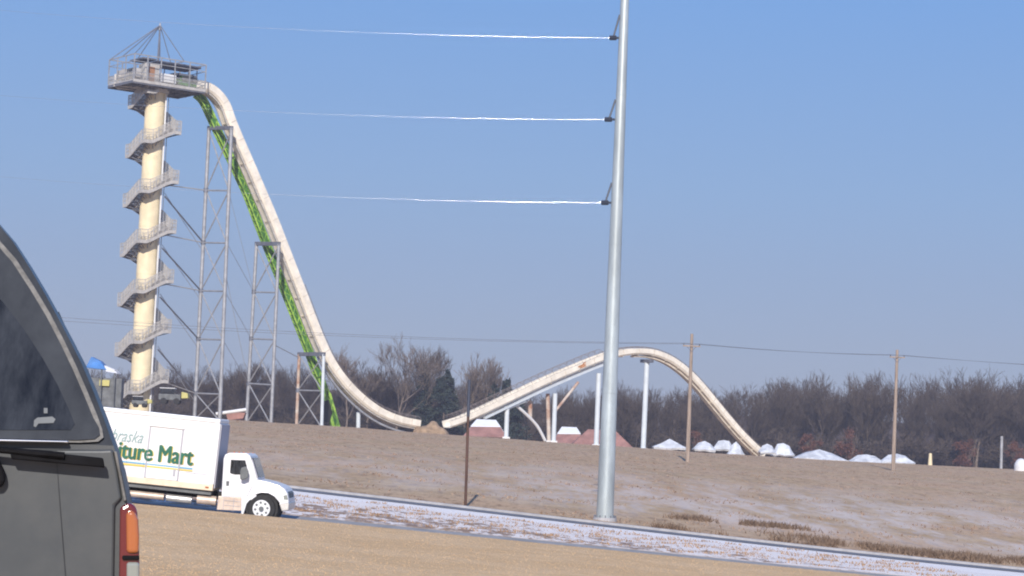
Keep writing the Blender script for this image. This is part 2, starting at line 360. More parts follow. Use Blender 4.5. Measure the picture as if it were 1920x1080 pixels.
russet(1308, 800, 500, 2.2, 'russet bush behind the near utility pole')
# ------------------------------------------------------------------ slide geometry
YT = 340.0; A38 = R(38)
U = Vector((math.cos(A38), math.sin(A38), 0)); W = Vector((math.sin(A38), -math.cos(A38), 0)); Z = Vector((0,0,1))
C = at(293, 163, YT); C0 = Vector((C.x, C.y, 0))
base_z = G(C.x, C.y)-.2
P0 = C+W*.9
def sp(px, py, w=.0): return on(px, py, P0+W*w, W)
def spline(pts, n=8):
    out = []
    for i in range(len(pts)-1):
        a = pts[max(i-1, 0)]; b = pts[i]; c = pts[i+1]; d = pts[min(i+2, len(pts)-1)]
        for k in range(n):
            t = k/n; out.append(.5*((2*b)+(c-a)*t+(2*a-5*b+4*c-d)*t*t+(3*b-a-3*c+d)*t**3))
    out.append(pts[-1]); return out
def frames(path):
    fr = []
    for i, p in enumerate(path):
        t = (path[min(i+1, len(path)-1)]-path[max(i-1, 0)]).normalized(); n = W.cross(t).normalized()
        if n.z < 0: n = -n
        fr.append((p, t, n))
    return fr
def sweep(fr, prof, name, m, parent, smooth=True):
    b = MB(); k = len(prof)
    for p, t, n in fr: b.v += [tuple(p+W*a+n*c) for a, c in prof]
    for i in range(len(fr)-1):
        for j in range(k): b.f.append((i*k+j, i*k+(j+1) % k, (i+1)*k+(j+1) % k, (i+1)*k+j))
    b.f.append(tuple(range(k))); b.f.append(tuple(range((len(fr)-1)*k, len(fr)*k)))
    return b.build(name, m, parent, smooth=smooth)
def chute(fr, parent, hw=1.34, hh=1.06):
    return sweep(fr, [(-hw,hh),(-hw,0),(-hw+.3,-.32),(hw-.3,-.32),(hw,0),(hw,hh),(hw-.1,hh),(hw-.1,.05),(hw-.4,-.2),(-hw+.4,-.2),(-hw+.1,.05),(-hw+.1,hh)], 'chute', 'slide', parent)
def ribs(fr, parent, step, hw=1.34, m='steel', d=.4, hh=1.02):
    L = 0
    for i in range(1, len(fr)):
        L += (fr[i][0]-fr[i-1][0]).length
        if L > step:
            L = 0; p, t, n = fr[i]; b = MB().box(p-n*(.33+d*.2), W*(hw*.75), t*.06, n*(d*.2))
            for s in (-1, 1): b.box(p+W*s*(hw+.02)+n*(hh/2), W*.03, t*.035, n*(hh*.5))
            b.build('cross_frame', m, parent)
def netting(fr, parent, h=1.0, hw=1.28, top=1.0, step=.9):
    b = MB(); L = 0; arc = [(math.cos(a), math.sin(a)) for a in np.linspace(0, math.pi, 9)]
    fr = [f for f in fr]
    pr = [[p+W*c*hw+n*(top+s*h) for c, s in arc] for p, t, n in fr]
    for j in range(9): b.path([q[j] for q in pr], .022, 4)
    for i in range(1, len(fr)):
        L += (fr[i][0]-fr[i-1][0]).length
        if L > step: L = 0; b.path(pr[i], .035, 4)
    b.build('netting', 'net', parent)
# first drop
c1 = [(350,166),(366,165),(384,169),(400,180),(414,199),(424,226),(437,258),(458,306),(480,357),(501,406),(520,454),(540,506),(560,557),(579,607),(596,648),(614,684),(640,720),(672,752),(706,776),(742,791),(780,799)]
p1 = spline([sp(*q) for q in c1], 6); f1 = frames(p1)
base1 = Vector((p1[-1].x, p1[-1].y, G(p1[-1].x, p1[-1].y)))
s1 = thing('water_slide', base1, 'giant steep cream water slide drop descending from the tall tower to the valley', 'water slide', 'two surviving sections of the giant slide')
chute(f1, s1); ribs(f1, s1, 3.2, m='joint')
for k in (-1, 1): sweep(f1[8:], [(k*.75-.1,-.6),(k*.75+.1,-.6),(k*.75+.1,-.36),(k*.75-.1,-.36)], 'stringer', 'rail', s1)
netting(f1[70:], s1, .75)
netting(f1[6:72], s1, .28)
# rails below the lower curve
sweep([(p-n*1.5, t, n) for p, t, n in f1[86:]], [(.9,-.15),(1.2,-.15),(1.2,.15),(.9,.15)], 'lower_rail', 'steel', s1)
# support towers (each: legs, beam, braces)
def mid(a, b, t): return a+(b-a)*t
def support_tower(Lp, Rp, levels, r, parent, lm='steel', rm='steel', dy=2.4, beam=.32):
    pm = on((Lp[0]+Rp[0])/2, Lp[1], P0, W); Y = pm.y
    lt, lb = at(Lp[0], Lp[1], Y+dy), at(Lp[2], Lp[3], Y+dy); rt, rb = at(Rp[0], Rp[1], Y-dy), at(Rp[2], Rp[3], Y-dy)
    lb.z = min(lb.z, G(lb.x, lb.y)-.1) if lb.z > G(lb.x, lb.y)-.1 else lb.z; rb.z = min(rb.z, G(rb.x, rb.y)-.1)
    e = bpy.data.objects.new('support_tower', None); COL.objects.link(e); e.parent = parent
    e.location = Vector((pm.x, pm.y, G(pm.x, pm.y)))-parent.location
    MB().tube(lt, lb, r, r*1.05, 10).build('leg', lm, e, smooth=True); MB().tube(rt, rb, r, r*1.05, 10).build('leg', rm, e, smooth=True)
    d = (rt-lt); dn = d.normalized(); c = (lt+rt)/2
    MB().box(c, d*.54, dn.cross(Z).normalized()*.22, Z*beam).build('beam', 'steeld', e, bevel=.03)
    for a, b_ in zip(levels[:-1], levels[1:]):
        l0, l1, r0, r1 = mid(lt, lb, a), mid(lt, lb, b_), mid(rt, rb, a), mid(rt, rb, b_)
        MB().tube(l0, r1, .115, n=6).build('brace', 'steel', e); MB().tube(r0, l1, .115, n=6).build('brace', 'steel', e)
        if b_ < .99: MB().tube(l1, r1, .14, n=6).build('cross_bar', 'steel', e)
        MB().tube(l1-Z*.35, l1+Z*.35, r*1.35, n=8).build('joint_collar', 'steeld', e)
    return lt, lb, rt, rb
B1 = support_tower((392,240,365,775), (434,240,412,782), [.01,.215,.395,.56,.725,.91,1], .30, s1)
B2 = support_tower((481,457,462,792), (523,457,508,797), [.01,.27,.53,.78,1], .28, s1)
B3 = support_tower((561,664,556,797), (607,664,603,802), [.02,.5,1], .27, s1, 'rustcol', 'whitecol')
q = sp(672, 800); q.z = G(q.x, q.y)-.2
MB().tube(q, sp(672, 772), .36, n=10).build('post', 'whitecol', s1, smooth=True)
# thin ties between the support towers
b = MB()
for ya, yb in ((.395,.27),(.56,.53),(.725,.78)):
    b.tube(mid(B1[2], B1[3], ya), mid(B2[0], B2[1], yb), .045, n=4)
b.tube(mid(B1[2], B1[3], .22), mid(B2[0], B2[1], .27), .04, n=4); b.tube(mid(B1[2], B1[3], .5), mid(B2[0], B2[1], .78), .05, n=4)
b.tube(mid(B2[2], B2[3], .56), mid(B3[0], B3[1], .05), .07, n=4); b.tube(mid(B2[2], B2[3], .62), mid(B3[0], B3[1], .5), .05, n=4)
b.build('tie_rod', 'steel', s1)
# second hump
c2 = [(838,799),(862,791),(890,779),(920,765),(960,746),(1000,727),(1040,709),(1080,692),(1120,676),(1150,667),(1185,662),(1218,664),(1248,675),(1276,694),(1303,720),(1330,752),(1358,786),(1388,820),(1425,855)]
p2 = spline([sp(*q) for q in c2], 6); f2 = frames(p2)
mp_ = p2[len(p2)//2]
s2 = thing('water_slide', (mp_.x, mp_.y, G(mp_.x, mp_.y)), 'arched cream hump section of the water slide standing on white columns', 'water slide', 'two surviving sections of the giant slide')
chute(f2, s2, 1.26, .86); netting(f2[:50], s2, .95, step=1.0); netting(f2[50:], s2, .22); ribs(f2[30:], s2, 3.4, 1.26, 'joint', .4, .82)
sweep([(p-n*.9, t, n) for p, t, n in f2[14:52]], [(.7,-.22),(1.25,-.22),(1.25,.12),(.7,.12)], 'stringer', 'whitecol', s2)
sweep([(p-n*.9, t, n) for p, t, n in f2[14:52]], [(-1.25,-.22),(-.7,-.22),(-.7,.12),(-1.25,.12)], 'stringer', 'whitecol', s2)
sweep([(p-n*.6, t, n) for p, t, n in f2[60:]], [(-.5,-.2),(.5,-.2),(.5,.12),(-.5,.12)], 'stringer', 'joint', s2)
# rust patch on the near wall
pp, tt, nn = min(f2, key=lambda f: (f[0]-sp(1088, 692)).length)
rb = MB()
for k in range(5): rb.box(pp+W*(1.275+.002*k)+tt*random.uniform(-.7,.7)+nn*(.45+random.uniform(-.3,.35)), tt*random.uniform(.3,.8), W*.006, nn*random.uniform(.06,.18))
rb.build('rust_patch', 'rust', s2)
def column(px0, py0, px1, py1, r, m='whitecol', w=0, name='column', cap=True, n=12):
    a = sp(px0, py0, w); c = sp(px1, py1, w)
    if cap: c.z = min(c.z, G(c.x, c.y)-.1)
    o = MB().tube(a, c, r, r, n).build(name, m, s2, smooth=True)
    if cap: MB().box((c.x, c.y, c.z+.5), (r*1.6,0,0), (0,r*1.6,0), (0,0,.5)).build('footing', 'white', o, bevel=.05)
    return o
column(951,762,949,822,.42, w=.7); column(1027,738,1030,824,.38,'rustcol',w=-.8); column(1041,738,1038,828,.42,w=.8)
column(1123,700,1118,833,.48); column(1213,680,1206,838,.50,'whitecol'); column(994,752,994,786,.4,'rustcol',-.8,cap=False)
column(1041,771,1084,717,.26,'rustcol',.8,'diagonal_strut',False); column(951,767,985,752,.24,'whitecol',.7,'diagonal_strut',False)
pts = spline([sp(970,762), sp(990,780), sp(1008,800), sp(1022,826)], 5); MB().path(pts, .28, 8).build('curved_strut', 'white', s2)
pk = sp(1213, 677); MB().box(pk, W*1.4, U*.5, Z*.3).build('saddle', 'steeld', s2, bevel=.05)
# ------------------------------------------------------------------ green raft conveyor behind the drop
cg = [(368,176),(382,190),(400,228),(419,268),(439,310),(463,362),(482,411),(501,460),(520,508),(540,558),(559,606),(577,652),(591,690),(607,728),(620,766),(630,804)]
pg = spline([on(x, y, P0-W*1.9, W) for x, y in cg], 5); fg = frames(pg)
e = pg[-1]; gv = thing('raft_conveyor', (e.x, e.y, G(e.x, e.y)), 'bright green lattice raft conveyor running down behind the slide drop', 'conveyor')
for k in (-1, 1):
    sweep(fg, [(k*.46-.07,.25),(k*.46+.07,.25),(k*.46+.07,.55),(k*.46-.07,.55)], 'side_rail', 'green', gv)
    sweep(fg, [(k*.46-.07,-.65),(k*.46+.07,-.65),(k*.46+.07,-.42),(k*.46-.07,-.42)], 'side_rail', 'green', gv)
sweep(fg, [(-.5,-.38),(.5,-.38),(.5,.22),(-.5,.22)], 'belt', 'greend', gv)
b = MB(); L = 0; last = fg[0]; sg = 1
for f in fg[1:]:
    if (f[0]-last[0]).length > .9:
        for k in (-1, 1): b.tube(last[0]+W*k*.46+last[2]*(.3*sg), f[0]+W*k*.46-f[2]*(.45*sg+.08), .09, n=4)
        b.tube(f[0]+W*.46-f[2]*.5, f[0]-W*.46-f[2]*.5, .09, n=4); sg = -sg; last = f
b.build('lattice', 'green', gv)
b = MB()
g0 = [on(x, y, P0-W*1.9, W) for x, y in ((603,722),(618,738),(636,802),(622,804),(612,772))]
b.prism(g0, W*.5); b.build('shroud', 'green', gv, bevel=.05)
b = MB(); g0 = [on(x, y, P0-W*1.2, W) for x, y in ((610,752),(617,750),(623,773),(618,792),(609,792))]; b.prism(g0, -W*.6); b.build('dark_opening', 'black', gv)  # solid black block: darkness of the opening at the conveyor foot, put in as colour
# ------------------------------------------------------------------ tower
tw = thing('slide_tower', (C.x, C.y, base_z), 'tall cream cylindrical tower wrapped in a spiral stair with a steel platform on top', 'tower')
ztop = C.z-.35
MB().tube((C.x,C.y,base_z-.5), (C.x,C.y,ztop-.7), 1.62, 1.62, 40).build('column', 'cream', tw, smooth=True)
MB().tube((C.x,C.y,ztop-.75), (C.x,C.y,ztop-.15), 2.0, 2.2, 32).build('collar', 'rail', tw, smooth=True)
MB().tube((C.x+1.85,C.y-.9,base_z), (C.x+1.85,C.y-.9,ztop-1), .14, n=8).build('white_pipe', 'white', tw, smooth=True)
MB().tube((C.x+2.15,C.y-.4,base_z), (C.x+2.15,C.y-.4,ztop-1), .06, n=6).build('conduit', 'steeld', tw)
zj = base_z+7.6
for k in range(6): MB().tube((C.x,C.y,zj+k*7.6), (C.x,C.y,zj+k*7.6+.12), 1.66, n=40).build('weld_ring', 'cream', tw)
# spiral stair: flat landings at both sides, flights in front and behind
lefty = [291,385,477,569,664]
zl = [at(236, y, YT).z for y in lefty]; pitch = (zl[0]-zl[-1])/4; zref = zl[-1]
A0 = 38
def stair_z(a):   # square stair with level landings at its four corners (83, 173, 263, 353 degrees)
    k = math.floor((a-173)/90); t = (a-173)-k*90; t = min(max((t-13)/64, 0), 1); return zref+(k+t)*pitch/4
HO, HI = 3.12, 1.85
def pol(a, h, z):
    r_ = h/max(abs(math.cos(R(a-A0))), abs(math.sin(R(a-A0)))); return Vector((C.x+r_*math.cos(R(a)), C.y+r_*math.sin(R(a)), z))
a = 173-450; a_end = 173
while stair_z(a_end) < C.z-1.0: a_end += 5
st = MB(); stp = MB(); rl = MB(); inn = MB(); post = MB()
while stair_z(a) < base_z: a += 5
while a < a_end:
    z0, z1 = stair_z(a), stair_z(a+5); zm = (z0+z1)/2
    st.hull([pol(a,HI,zm-.08), pol(a,HO,zm-.08), pol(a+5,HO,zm-.08), pol(a+5,HI,zm-.08)], [pol(a,HI,zm+.02), pol(a,HO,zm+.02), pol(a+5,HO,zm+.02), pol(a+5,HI,zm+.02)])
    for r_ in (HO+.05, HI-.05): stp.hull([pol(a,r_-.04,z0-.42), pol(a,r_+.04,z0-.42), pol(a,r_+.04,z0+.1), pol(a,r_-.04,z0+.1)], [pol(a+5,r_-.04,z1-.42), pol(a+5,r_+.04,z1-.42), pol(a+5,r_+.04,z1+.1), pol(a+5,r_-.04,z1+.1)])
    for h in (.65, 1.25, 1.8):
        rl.tube(pol(a,HO+.05,z0+h), pol(a+5,HO+.05,z1+h), .045, n=4)
    rl.tube(pol(a,HI-.05,z0+1.2), pol(a+5,HI-.05,z1+1.2), .045, n=4)
    k5 = int(round((a-173)/5)) % 18
    for da in (0, 2.5):
        zz = z0+(z1-z0)*da/5; big = k5 % 3 == 0 and not da; post.tube(pol(a+da,HO+.05,zz), pol(a+da,HO+.05,zz+1.8), .07 if big else .028, n=4)
    if k5 % 3 == 0:
        post.tube(pol(a,HI-.05,z0), pol(a,HI-.05,z0+1.2), .05, n=4)
        inn.tube(pol(a,HO,z0-.3), pol(a,1.4,z0-1.0), .07, n=4); inn.tube(pol(a,HO-.1,z0-.14), pol(a,1.4,z0-.14), .09, n=4)
    a += 5
stair = st.build('stair', 'tread', tw)
stp.build('stringer', 'rail', stair); rl.build('handrail', 'rail', stair); post.build('baluster', 'rail', stair); inn.build('bracket', 'steeld', stair)
# braces from the tower to the first support tower
for x0, y0, t in ((309,368,.395),(304,465,.56),(300,557,.725),(296,655,.91)):
    MB().tube(at(x0, y0, YT-.8), mid(B1[0], B1[1], t), .13, n=6).build('diagonal_brace', 'steeld', tw)
    MB().tube(at(x0, y0-6, YT+1.2), mid(B1[0], B1[1], t+.03), .05, n=6).build('tie_cable', 'steel', tw)
for y0, t in ((347,.215),(441,.395),(533,.56),(718,.91)):
    MB().tube(at(312, y0, YT+1.0), mid(B1[0], B1[1], t), .09, n=6).build('cross_strut', 'rail', tw)
# platform
def pf(u, w, z): return C+U*u+W*w+Z*z
uL, uR, wN, wF = -6.35, 6.5, 4.25, -4.25
pl = MB().box(pf((uL+uR)/2, 0, -.08), U*((uR-uL)/2), W*wN, Z*.09).build('platform', 'rail', tw)
b = MB()
for w in (wF, -1.8, 1.8, wN): b.box(pf((uL+uR)/2, w, -.42), U*((uR-uL)/2), W*.12, Z*.25)
for u in np.linspace(uL, uR, 7): b.box(pf(u, 0, -.40), U*.11, W*(wN-.13), Z*.2)
b.build('floor_beam', 'steeld', pl)
b = MB(); b.box(pf((uL+uR)/2, wN+.16, -.22), U*((uR-uL)/2+.1), W*.03, Z*.22); b.build('fascia', 'rail', pl)
HT = 4.0
us = [uL, -4.0, -1.6, .9, 3.6, uR]
for u in us:
    for w in (wN, wF): MB().box(pf(u, w, HT/2), U*.08, W*.08, Z*HT/2).build('frame_post', 'steel', pl)
for w in (-1.4, 1.4):
    for u in (uL, uR): MB().box(pf(u, w, HT/2), U*.07, W*.07, Z*HT/2).build('frame_post', 'steel', pl)
b = MB()
for z in (HT, 2.9, 1.2, .65):
    for w in (wN, wF): b.box(pf((uL+uR)/2, w, z), U*((uR-uL)/2), W*.05, Z*(.09 if z == HT else .05))
    for u in ((uL, uR) if z < 3.5 else (uL, uR)): b.box(pf(u, 0, z), U*.05, W*wN, Z*(.09 if z == HT else .05))
b.build('rail', 'steel', pl)
b = MB()
for i in range(64):
    u = uL+(uR-uL)*i/63
    for w in (wN, wF): b.box(pf(u, w, .6), U*.022, W*.02, Z*.58)
for i in range(40):
    w = wF+(wN-wF)*i/39; b.box(pf(uL, w, .6), U*.02, W*.022, Z*.58)
b.build('baluster', 'rail', pl)
# things housed on the platform: shade roof, cabin, benches, raft ramp
b = MB(); b.box(pf(2.2, .8, 3.55), U*3.9, W*2.6, Z*.16); b.box(pf(-3.2, 1.2, 3.75), U*1.2, W*2.2, Z*.12); b.build('canopy', 'steeld', pl)
b = MB(); b.box(pf(-2.6, 2.2, 1.5), U*1.3, W*1.1, Z*1.5); cab = b.build('cabin', 'rail', pl, bevel=.04)
MB().box(pf(-2.7, 3.33, 1.35), U*.5, W*.03, Z*1.15).build('door', 'brown', cab)
b = MB(); b.box(pf(.6, 1.5, 1.15), U*1.4, W*1.4, Z*.7); b.build('equipment_box', 'white', pl, bevel=.1)
b = MB()
b.prism([pf(2.2,2.4,.5), pf(6.0,2.4,.35), pf(6.0,2.4,1.5), pf(3.4,2.4,2.0)], -W*1.9); b.build('launch_ramp', 'greend', pl, bevel=.06)
b = MB(); b.box(pf(4.6, 2.55, 1.55), U*1.4, W*.06, Z*.35); b.build('ramp_side', 'pale', pl)
b = MB(); b.box(pf(4.2, .9, 2.25), U*2.0, W*1.2, Z*.18); b.build('ramp_cover', 'steeld', pl, bevel=.04)
b = MB(); b.box(pf(2.0, 2.6, .28), U*1.7, W*.2, Z*.18); b.box(pf(5.2, 2.6, .25), U*1.0, W*.2, Z*.15); b.build('floor_hatch', 'black', pl)
b = MB(); b.box(pf(-5.5, -1, 1.3), U*.3, W*1.3, Z*.8); b.box(pf(-5.2, 3.0, 1.2), U*.4, W*.7, Z*.7); b.build('gear_rack', 'rail', pl, bevel=.05)
b = MB(); b.box(pf(-4.6, .6, 1.2), U*.5, W*.9, Z*1.1); b.build('locker', 'machine', pl, bevel=.05)
# lower landing box below the platform on the left
lb_ = MB(); cc = Vector((C.x-4.3, C.y-.8, stair_z(a_end)-.2))
lb_.box(cc+Z*.6, (2.0,0,0), (0,1.8,0), (0,0,.06)); lb_.box(cc+Z*2.0+Vector((0,-1.8,0)), (2.0,0,0), (0,.03,0), (0,0,.5)); lb_.box(cc+Z*1.1+Vector((0,-1.8,0)), (2.0,0,0), (0,.03,0), (0,0,.12))
for x in np.linspace(-2, 2, 14): lb_.box(cc+Z*1.3+Vector((x,-1.8,0)), (.035,0,0), (0,.03,0), (0,0,.85))
lb_.build('top_landing', 'rail', tw)
# mast and hanger rods
apex = Vector((C.x+.1, C.y, at(298, 46, YT).z))
MB().tube(pf(0,0,0), apex, .17, .12, 10).build('mast', 'steeld', tw, smooth=True)
MB().tube(apex-Z*.9, apex+Z*.25, .32, .1, 10).build('mast_head', 'steel', tw, smooth=True)
for u, w in ((uL,wN),(uL,0),(uL,wF),(-1.9,wN),(-1.9,wF),(2.5,wN),(2.5,0),(2.5,wF)):
    MB().tube(pf(u,w,HT), apex-Z*.1, .075, n=6).build('hanger_rod', 'steeld', tw)
b = MB(); b.box(pf(2.5, 0, HT), U*.06, W*wN, Z*.08); b.build('roof_bar', 'steel', tw)
# ------------------------------------------------------------------ big transmission pole
YP = 110.0
b0 = at(1134, 972, YP); b0.z = G(b0.x, b0.y)
def prx(t): return 17.2+(8.2-17.2)*t
bt = at(1171.5, 0, YP); ax = Vector((b0.x, b0.y, 0)); Hp = bt.z-b0.z
tp = thing('transmission_pole', b0, 'tall tapered grey galvanised steel power pole rising out of the top of the photo', 'power pole')
dxp = (bt.x-b0.x)/Hp
b = MB(); n = 32; N = 12; Ht = Hp+7
for i in range(N+1):
    h = Ht*i/N; r = .445+(.225-.445)*h/Hp
    b.v += [(b0.x+dxp*h+r*math.cos(2*math.pi*k/n), b0.y+r*math.sin(2*math.pi*k/n), b0.z-.1+h) for k in range(n)]
for i in range(N):
    for k in range(n): b.f.append((i*n+k, i*n+(k+1) % n, (i+1)*n+(k+1) % n, (i+1)*n+k))
b.f.append(tuple(range(N*n, N*n+n))); b.build('shaft', 'pole', tp, smooth=True)
MB().tube((b0.x,b0.y,b0.z-.1), (b0.x,b0.y,b0.z+.14), .62, .6, 24).build('base_plate', 'kerb', tp)
bb = MB()
for k in range(12):
    a = k*math.pi/6; bb.tube((b0.x+.55*math.cos(a), b0.y+.55*math.sin(a), b0.z), (b0.x+.55*math.cos(a), b0.y+.55*math.sin(a), b0.z+.26), .03, n=6)
bb.build('anchor_bolts', 'steeld', tp)
for zz in (6.5, 14.2, 22.0):
    r = .445+(.225-.445)*zz/Hp+.012; MB().tube((b0.x+dxp*zz,b0.y,b0.z+zz), (b0.x+dxp*zz,b0.y,b0.z+zz+.12), r, r, 32).build('joint_band', 'pole', tp, smooth=True)
wl = []
for (ax_, ay, bx, by, ex, ey) in ((1162,28,1150,70,1143,71),(1154,187,1142,223,1134,224),(1147,343,1135,379,1128,380)):
    s_ = at(ax_, ay, YP); q_ = at(bx, by, YP-.1); e_ = at(ex, ey, YP-.2); p_ = at(bx+10, by+1, YP)
    MB().tube(s_, q_, .055, .05, 8).build('post_strut', 'insul', tp)
    ib = MB(); ib.tube(p_, e_, .06, n=8)
    for k in range(5): c_ = p_.lerp(e_, .35+.14*k); d_ = (e_-p_).normalized()*.02; ib.tube(c_-d_, c_+d_, .13, n=10)
    ib.build('insulator', 'insul', tp); wl.append(e_)
for w_, (lx, ly), nm in zip(wl, ((-60,14),(-60,174),(-60,326)), ('top', 'middle', 'lowest')):
    l = at(lx, ly, 110.6); pts = []
    for i in range(61):
        t = i/60; p = w_.lerp(l, t); p.z -= .35*4*t*(1-t); pts.append(p)
    l2 = MB().path(pts, .0055, 16); o = l2.build('power_line', 'wire', None, smooth=True)
    tag(o, f'{nm} of the three pale power lines running left from the steel pole', 'power line', 'three pale power lines')
# ------------------------------------------------------------------ utility poles and their wires
def upole(px, top, by, Y, arm, label, r=.19):
    p = at(px, by, Y); g = G(p.x, p.y); t = at(px+ (by-top)*.035, top, Y)
    e = thing('utility_pole', (p.x, p.y, g), label, 'utility pole', 'wooden utility poles in the field')
    MB().tube((p.x, p.y, g-.3), (t.x, p.y, t.z), r*1.25, r*.8, 12).build('post', 'wood', e, smooth=True)
    a = at(px+(by-arm)*.035, arm, Y); MB().box((a.x, a.y-.22, a.z), (.95,.25,0), (0,.06,0), (0,0,.07)).build('crossarm', 'wood', e)
    ends = []
    for k in (-.85, .85):
        q = Vector((a.x+k, a.y-.22+k*.26, a.z+.07)); MB().tube(q, q+Z*.2, .06, .04, 8).build('insulator', 'insul', e); ends.append(q+Z*.2)
    MB().tube((a.x-.5,a.y-.22,a.z-.05), (a.x,a.y-.2,a.z-.6), .025, n=4).build('arm_brace', 'steeld', e); MB().tube((a.x+.5,a.y-.1,a.z-.05), (a.x,a.y-.2,a.z-.6), .025, n=4).build('arm_brace', 'steeld', e)
    return ends
e1 = upole(1290, 626, 838, 228, 649, 'brown wooden utility pole in front of the far slope of the hump')
e2 = upole(1675, 656, 866, 252, 670, 'brown wooden utility pole before the woods on the right', .2)
dl = [at(-140, 575, 205), at(-140, 583, 207)]; drr = [at(2300, 700, 290), at(2300, 702, 292)]
for k in (0, 1):
    for A_, B_, nm, sg in ((dl[k], e1[k], 'left of the near wooden pole', .75), (e1[k], e2[k], 'between the two wooden poles', .25), (e2[k], drr[k], 'right of the far wooden pole', .3)):
        pts = [A_.lerp(B_, i/30)-Z*(sg*4*(i/30)*(1-i/30)) for i in range(31)]
        o = MB().path(pts, .02, 5).build('utility_wire', 'steeld'); tag(o, f'thin dark wire strung across the sky {nm}', 'wire', f'thin wires {nm}')
# thin brown post by the upper road
p = at(873, 942, 107.6); g = G(p.x, p.y); t = at(880, 712, 107.6)
e = thing('wooden_post', (p.x, p.y, g), 'thin dark brown post beside the upper road', 'post')
m_ = Vector((p.x, p.y, g-.2)).lerp(t, .72)
MB().tube((p.x, p.y, g-.2), m_, .075, .068, 10).build('shaft', 'woodd', e, smooth=True)
MB().tube(m_, t, .08, .072, 10).build('upper_sleeve', 'insul', e, smooth=True)
# ------------------------------------------------------------------ far bits: roofs, canopies, mound, posts
def house(px0, px1, ridge, eave, Y, label, snowy=True, depth=10):
    a = at(px0, eave, Y); b_ = at(px1, eave, Y); zr = at((px0+px1)/2, ridge, Y+depth/2).z; z = (a.z+b_.z)/2
    g = min(G(a.x, Y), G(b_.x, Y))-.5; x0, x1 = a.x, b_.x; cx = (x0+x1)/2; ins = min(depth/2, (x1-x0)*.28)
    h = thing('park_building', (cx, Y, g), label, 'building', 'low park buildings behind the field')
    MB().abox(x0+.3, x1-.3, Y+.3, Y+depth-.3, g, z).build('wall', 'wall', h)
    for k in range(3):
        wx = x0+(x1-x0)*(.25+.25*k); o = MB().abox(wx-.5, wx+.5, Y+.24, Y+.32, z-1.6, z-.5).build('window', 'glass', h)
    rf = MB(); A_ = [(x0,Y,z),(x1,Y,z),(x1,Y+depth,z),(x0,Y+depth,z),(x0+ins,Y+depth/2,zr),(x1-ins,Y+depth/2,zr)]
    rf.add(A_, [(0,1,5,4),(1,2,5),(2,3,4,5),(3,0,4),(3,2,1,0)]); r = rf.build('roof', 'roofred', h)
    if snowy:
        s = MB(); B_ = [Vector(q)+Z*.1 for q in A_]; mA = B_[0].lerp(B_[4], .55); mB = B_[1].lerp(B_[5], .6)
        s.hull([mA, mB, B_[5], B_[4]], [q+Z*.18 for q in (mA, mB, B_[5], B_[4])]); s.hull([B_[3].lerp(B_[4], .2), B_[4], B_[5], B_[2].lerp(B_[5], .2)], [q+Z*.15 for q in (B_[3].lerp(B_[4], .2), B_[4], B_[5], B_[2].lerp(B_[5], .2))])
        s.build('snow_cover', 'snow', r, bevel=.05)
house(868, 952, 789, 819, 415, 'low building with snowy red roof under the start of the rising hump')
house(1070, 1188, 806, 838, 405, 'low building with red roof partly behind the steel pole', snowy=False)
house(1035, 1100, 803, 832, 425, 'low snowy roofed building between the white hump columns')
def canopy(px0, px1, top, low, Y, label, posts=True, ridge=.35):
    a = at(px0, low, Y); b_ = at(px1, low, Y); z = (a.z+b_.z)/2; zt = at((px0+px1)/2, top, Y+2).z; D = max(3, (b_.x-a.x)*.7); cx = (a.x+b_.x)/2
    g = G(cx, Y)-.3; e = thing('white_canopy', (cx, Y, g), label, 'canopy', 'white canopies beyond the field on the right')
    n = 5; vs = []; fs = []
    for i in range(n):
        for j in range(n):
            u, v = i/(n-1)*2-1, j/(n-1)*2-1; r = max(abs(u), abs(v)); k = max(0, 1-max((abs(u)-ridge)/(1-ridge), abs(v), 0)); s_ = k*random.uniform(.8, 1.05)
            sg = 1 if True else 0
            vs.append((cx+u*(b_.x-a.x)/2, Y+2+v*D/2, z+(zt-z)*s_+random.uniform(-.12,.12)))
    for i in range(n-1):
        for j in range(n-1): fs.append((i*n+j, (i+1)*n+j, (i+1)*n+j+1, i*n+j+1))
    o = MB().add(vs, fs).build('fabric', 'canvas', e, smooth=False); sm = o.modifiers.new('thick', 'SOLIDIFY'); sm.thickness = .35; sm.offset = -1
    for u in (-.92, .92):
        for v in (-.85, .85): MB().tube((cx+u*(b_.x-a.x)/2, Y+2+v*D/2, g), (cx+u*(b_.x-a.x)/2, Y+2+v*D/2, z-.1), .08, n=6).build('post', 'steel', e)
canopy(1226, 1288, 828, 843, 330, 'low flat white canopy left of the near wooden utility pole', ridge=.1)
canopy(1303, 1342, 830, 846, 332, 'small peaked white canopy just right of the near wooden utility pole')
canopy(1338, 1380, 822, 842, 338, 'tallest peaked white canopy left of the slide end')
canopy(1366, 1398, 830, 852, 330, 'white canopy touching the left side of the slide end')
canopy(1427, 1455, 835, 852, 345, 'small white canopy just right of the slide end')
canopy(1452, 1490, 832, 856, 350, 'pale peaked canopy second to the right of the slide end')
canopy(1488, 1590, 843, 861, 345, 'long low white canopy midway between slide end and far utility pole')
canopy(1594, 1662, 849, 866, 350, 'rounded low white canopy left of the far utility pole')
canopy(1655, 1716, 852, 870, 350, 'low white canopy behind the far utility pole')
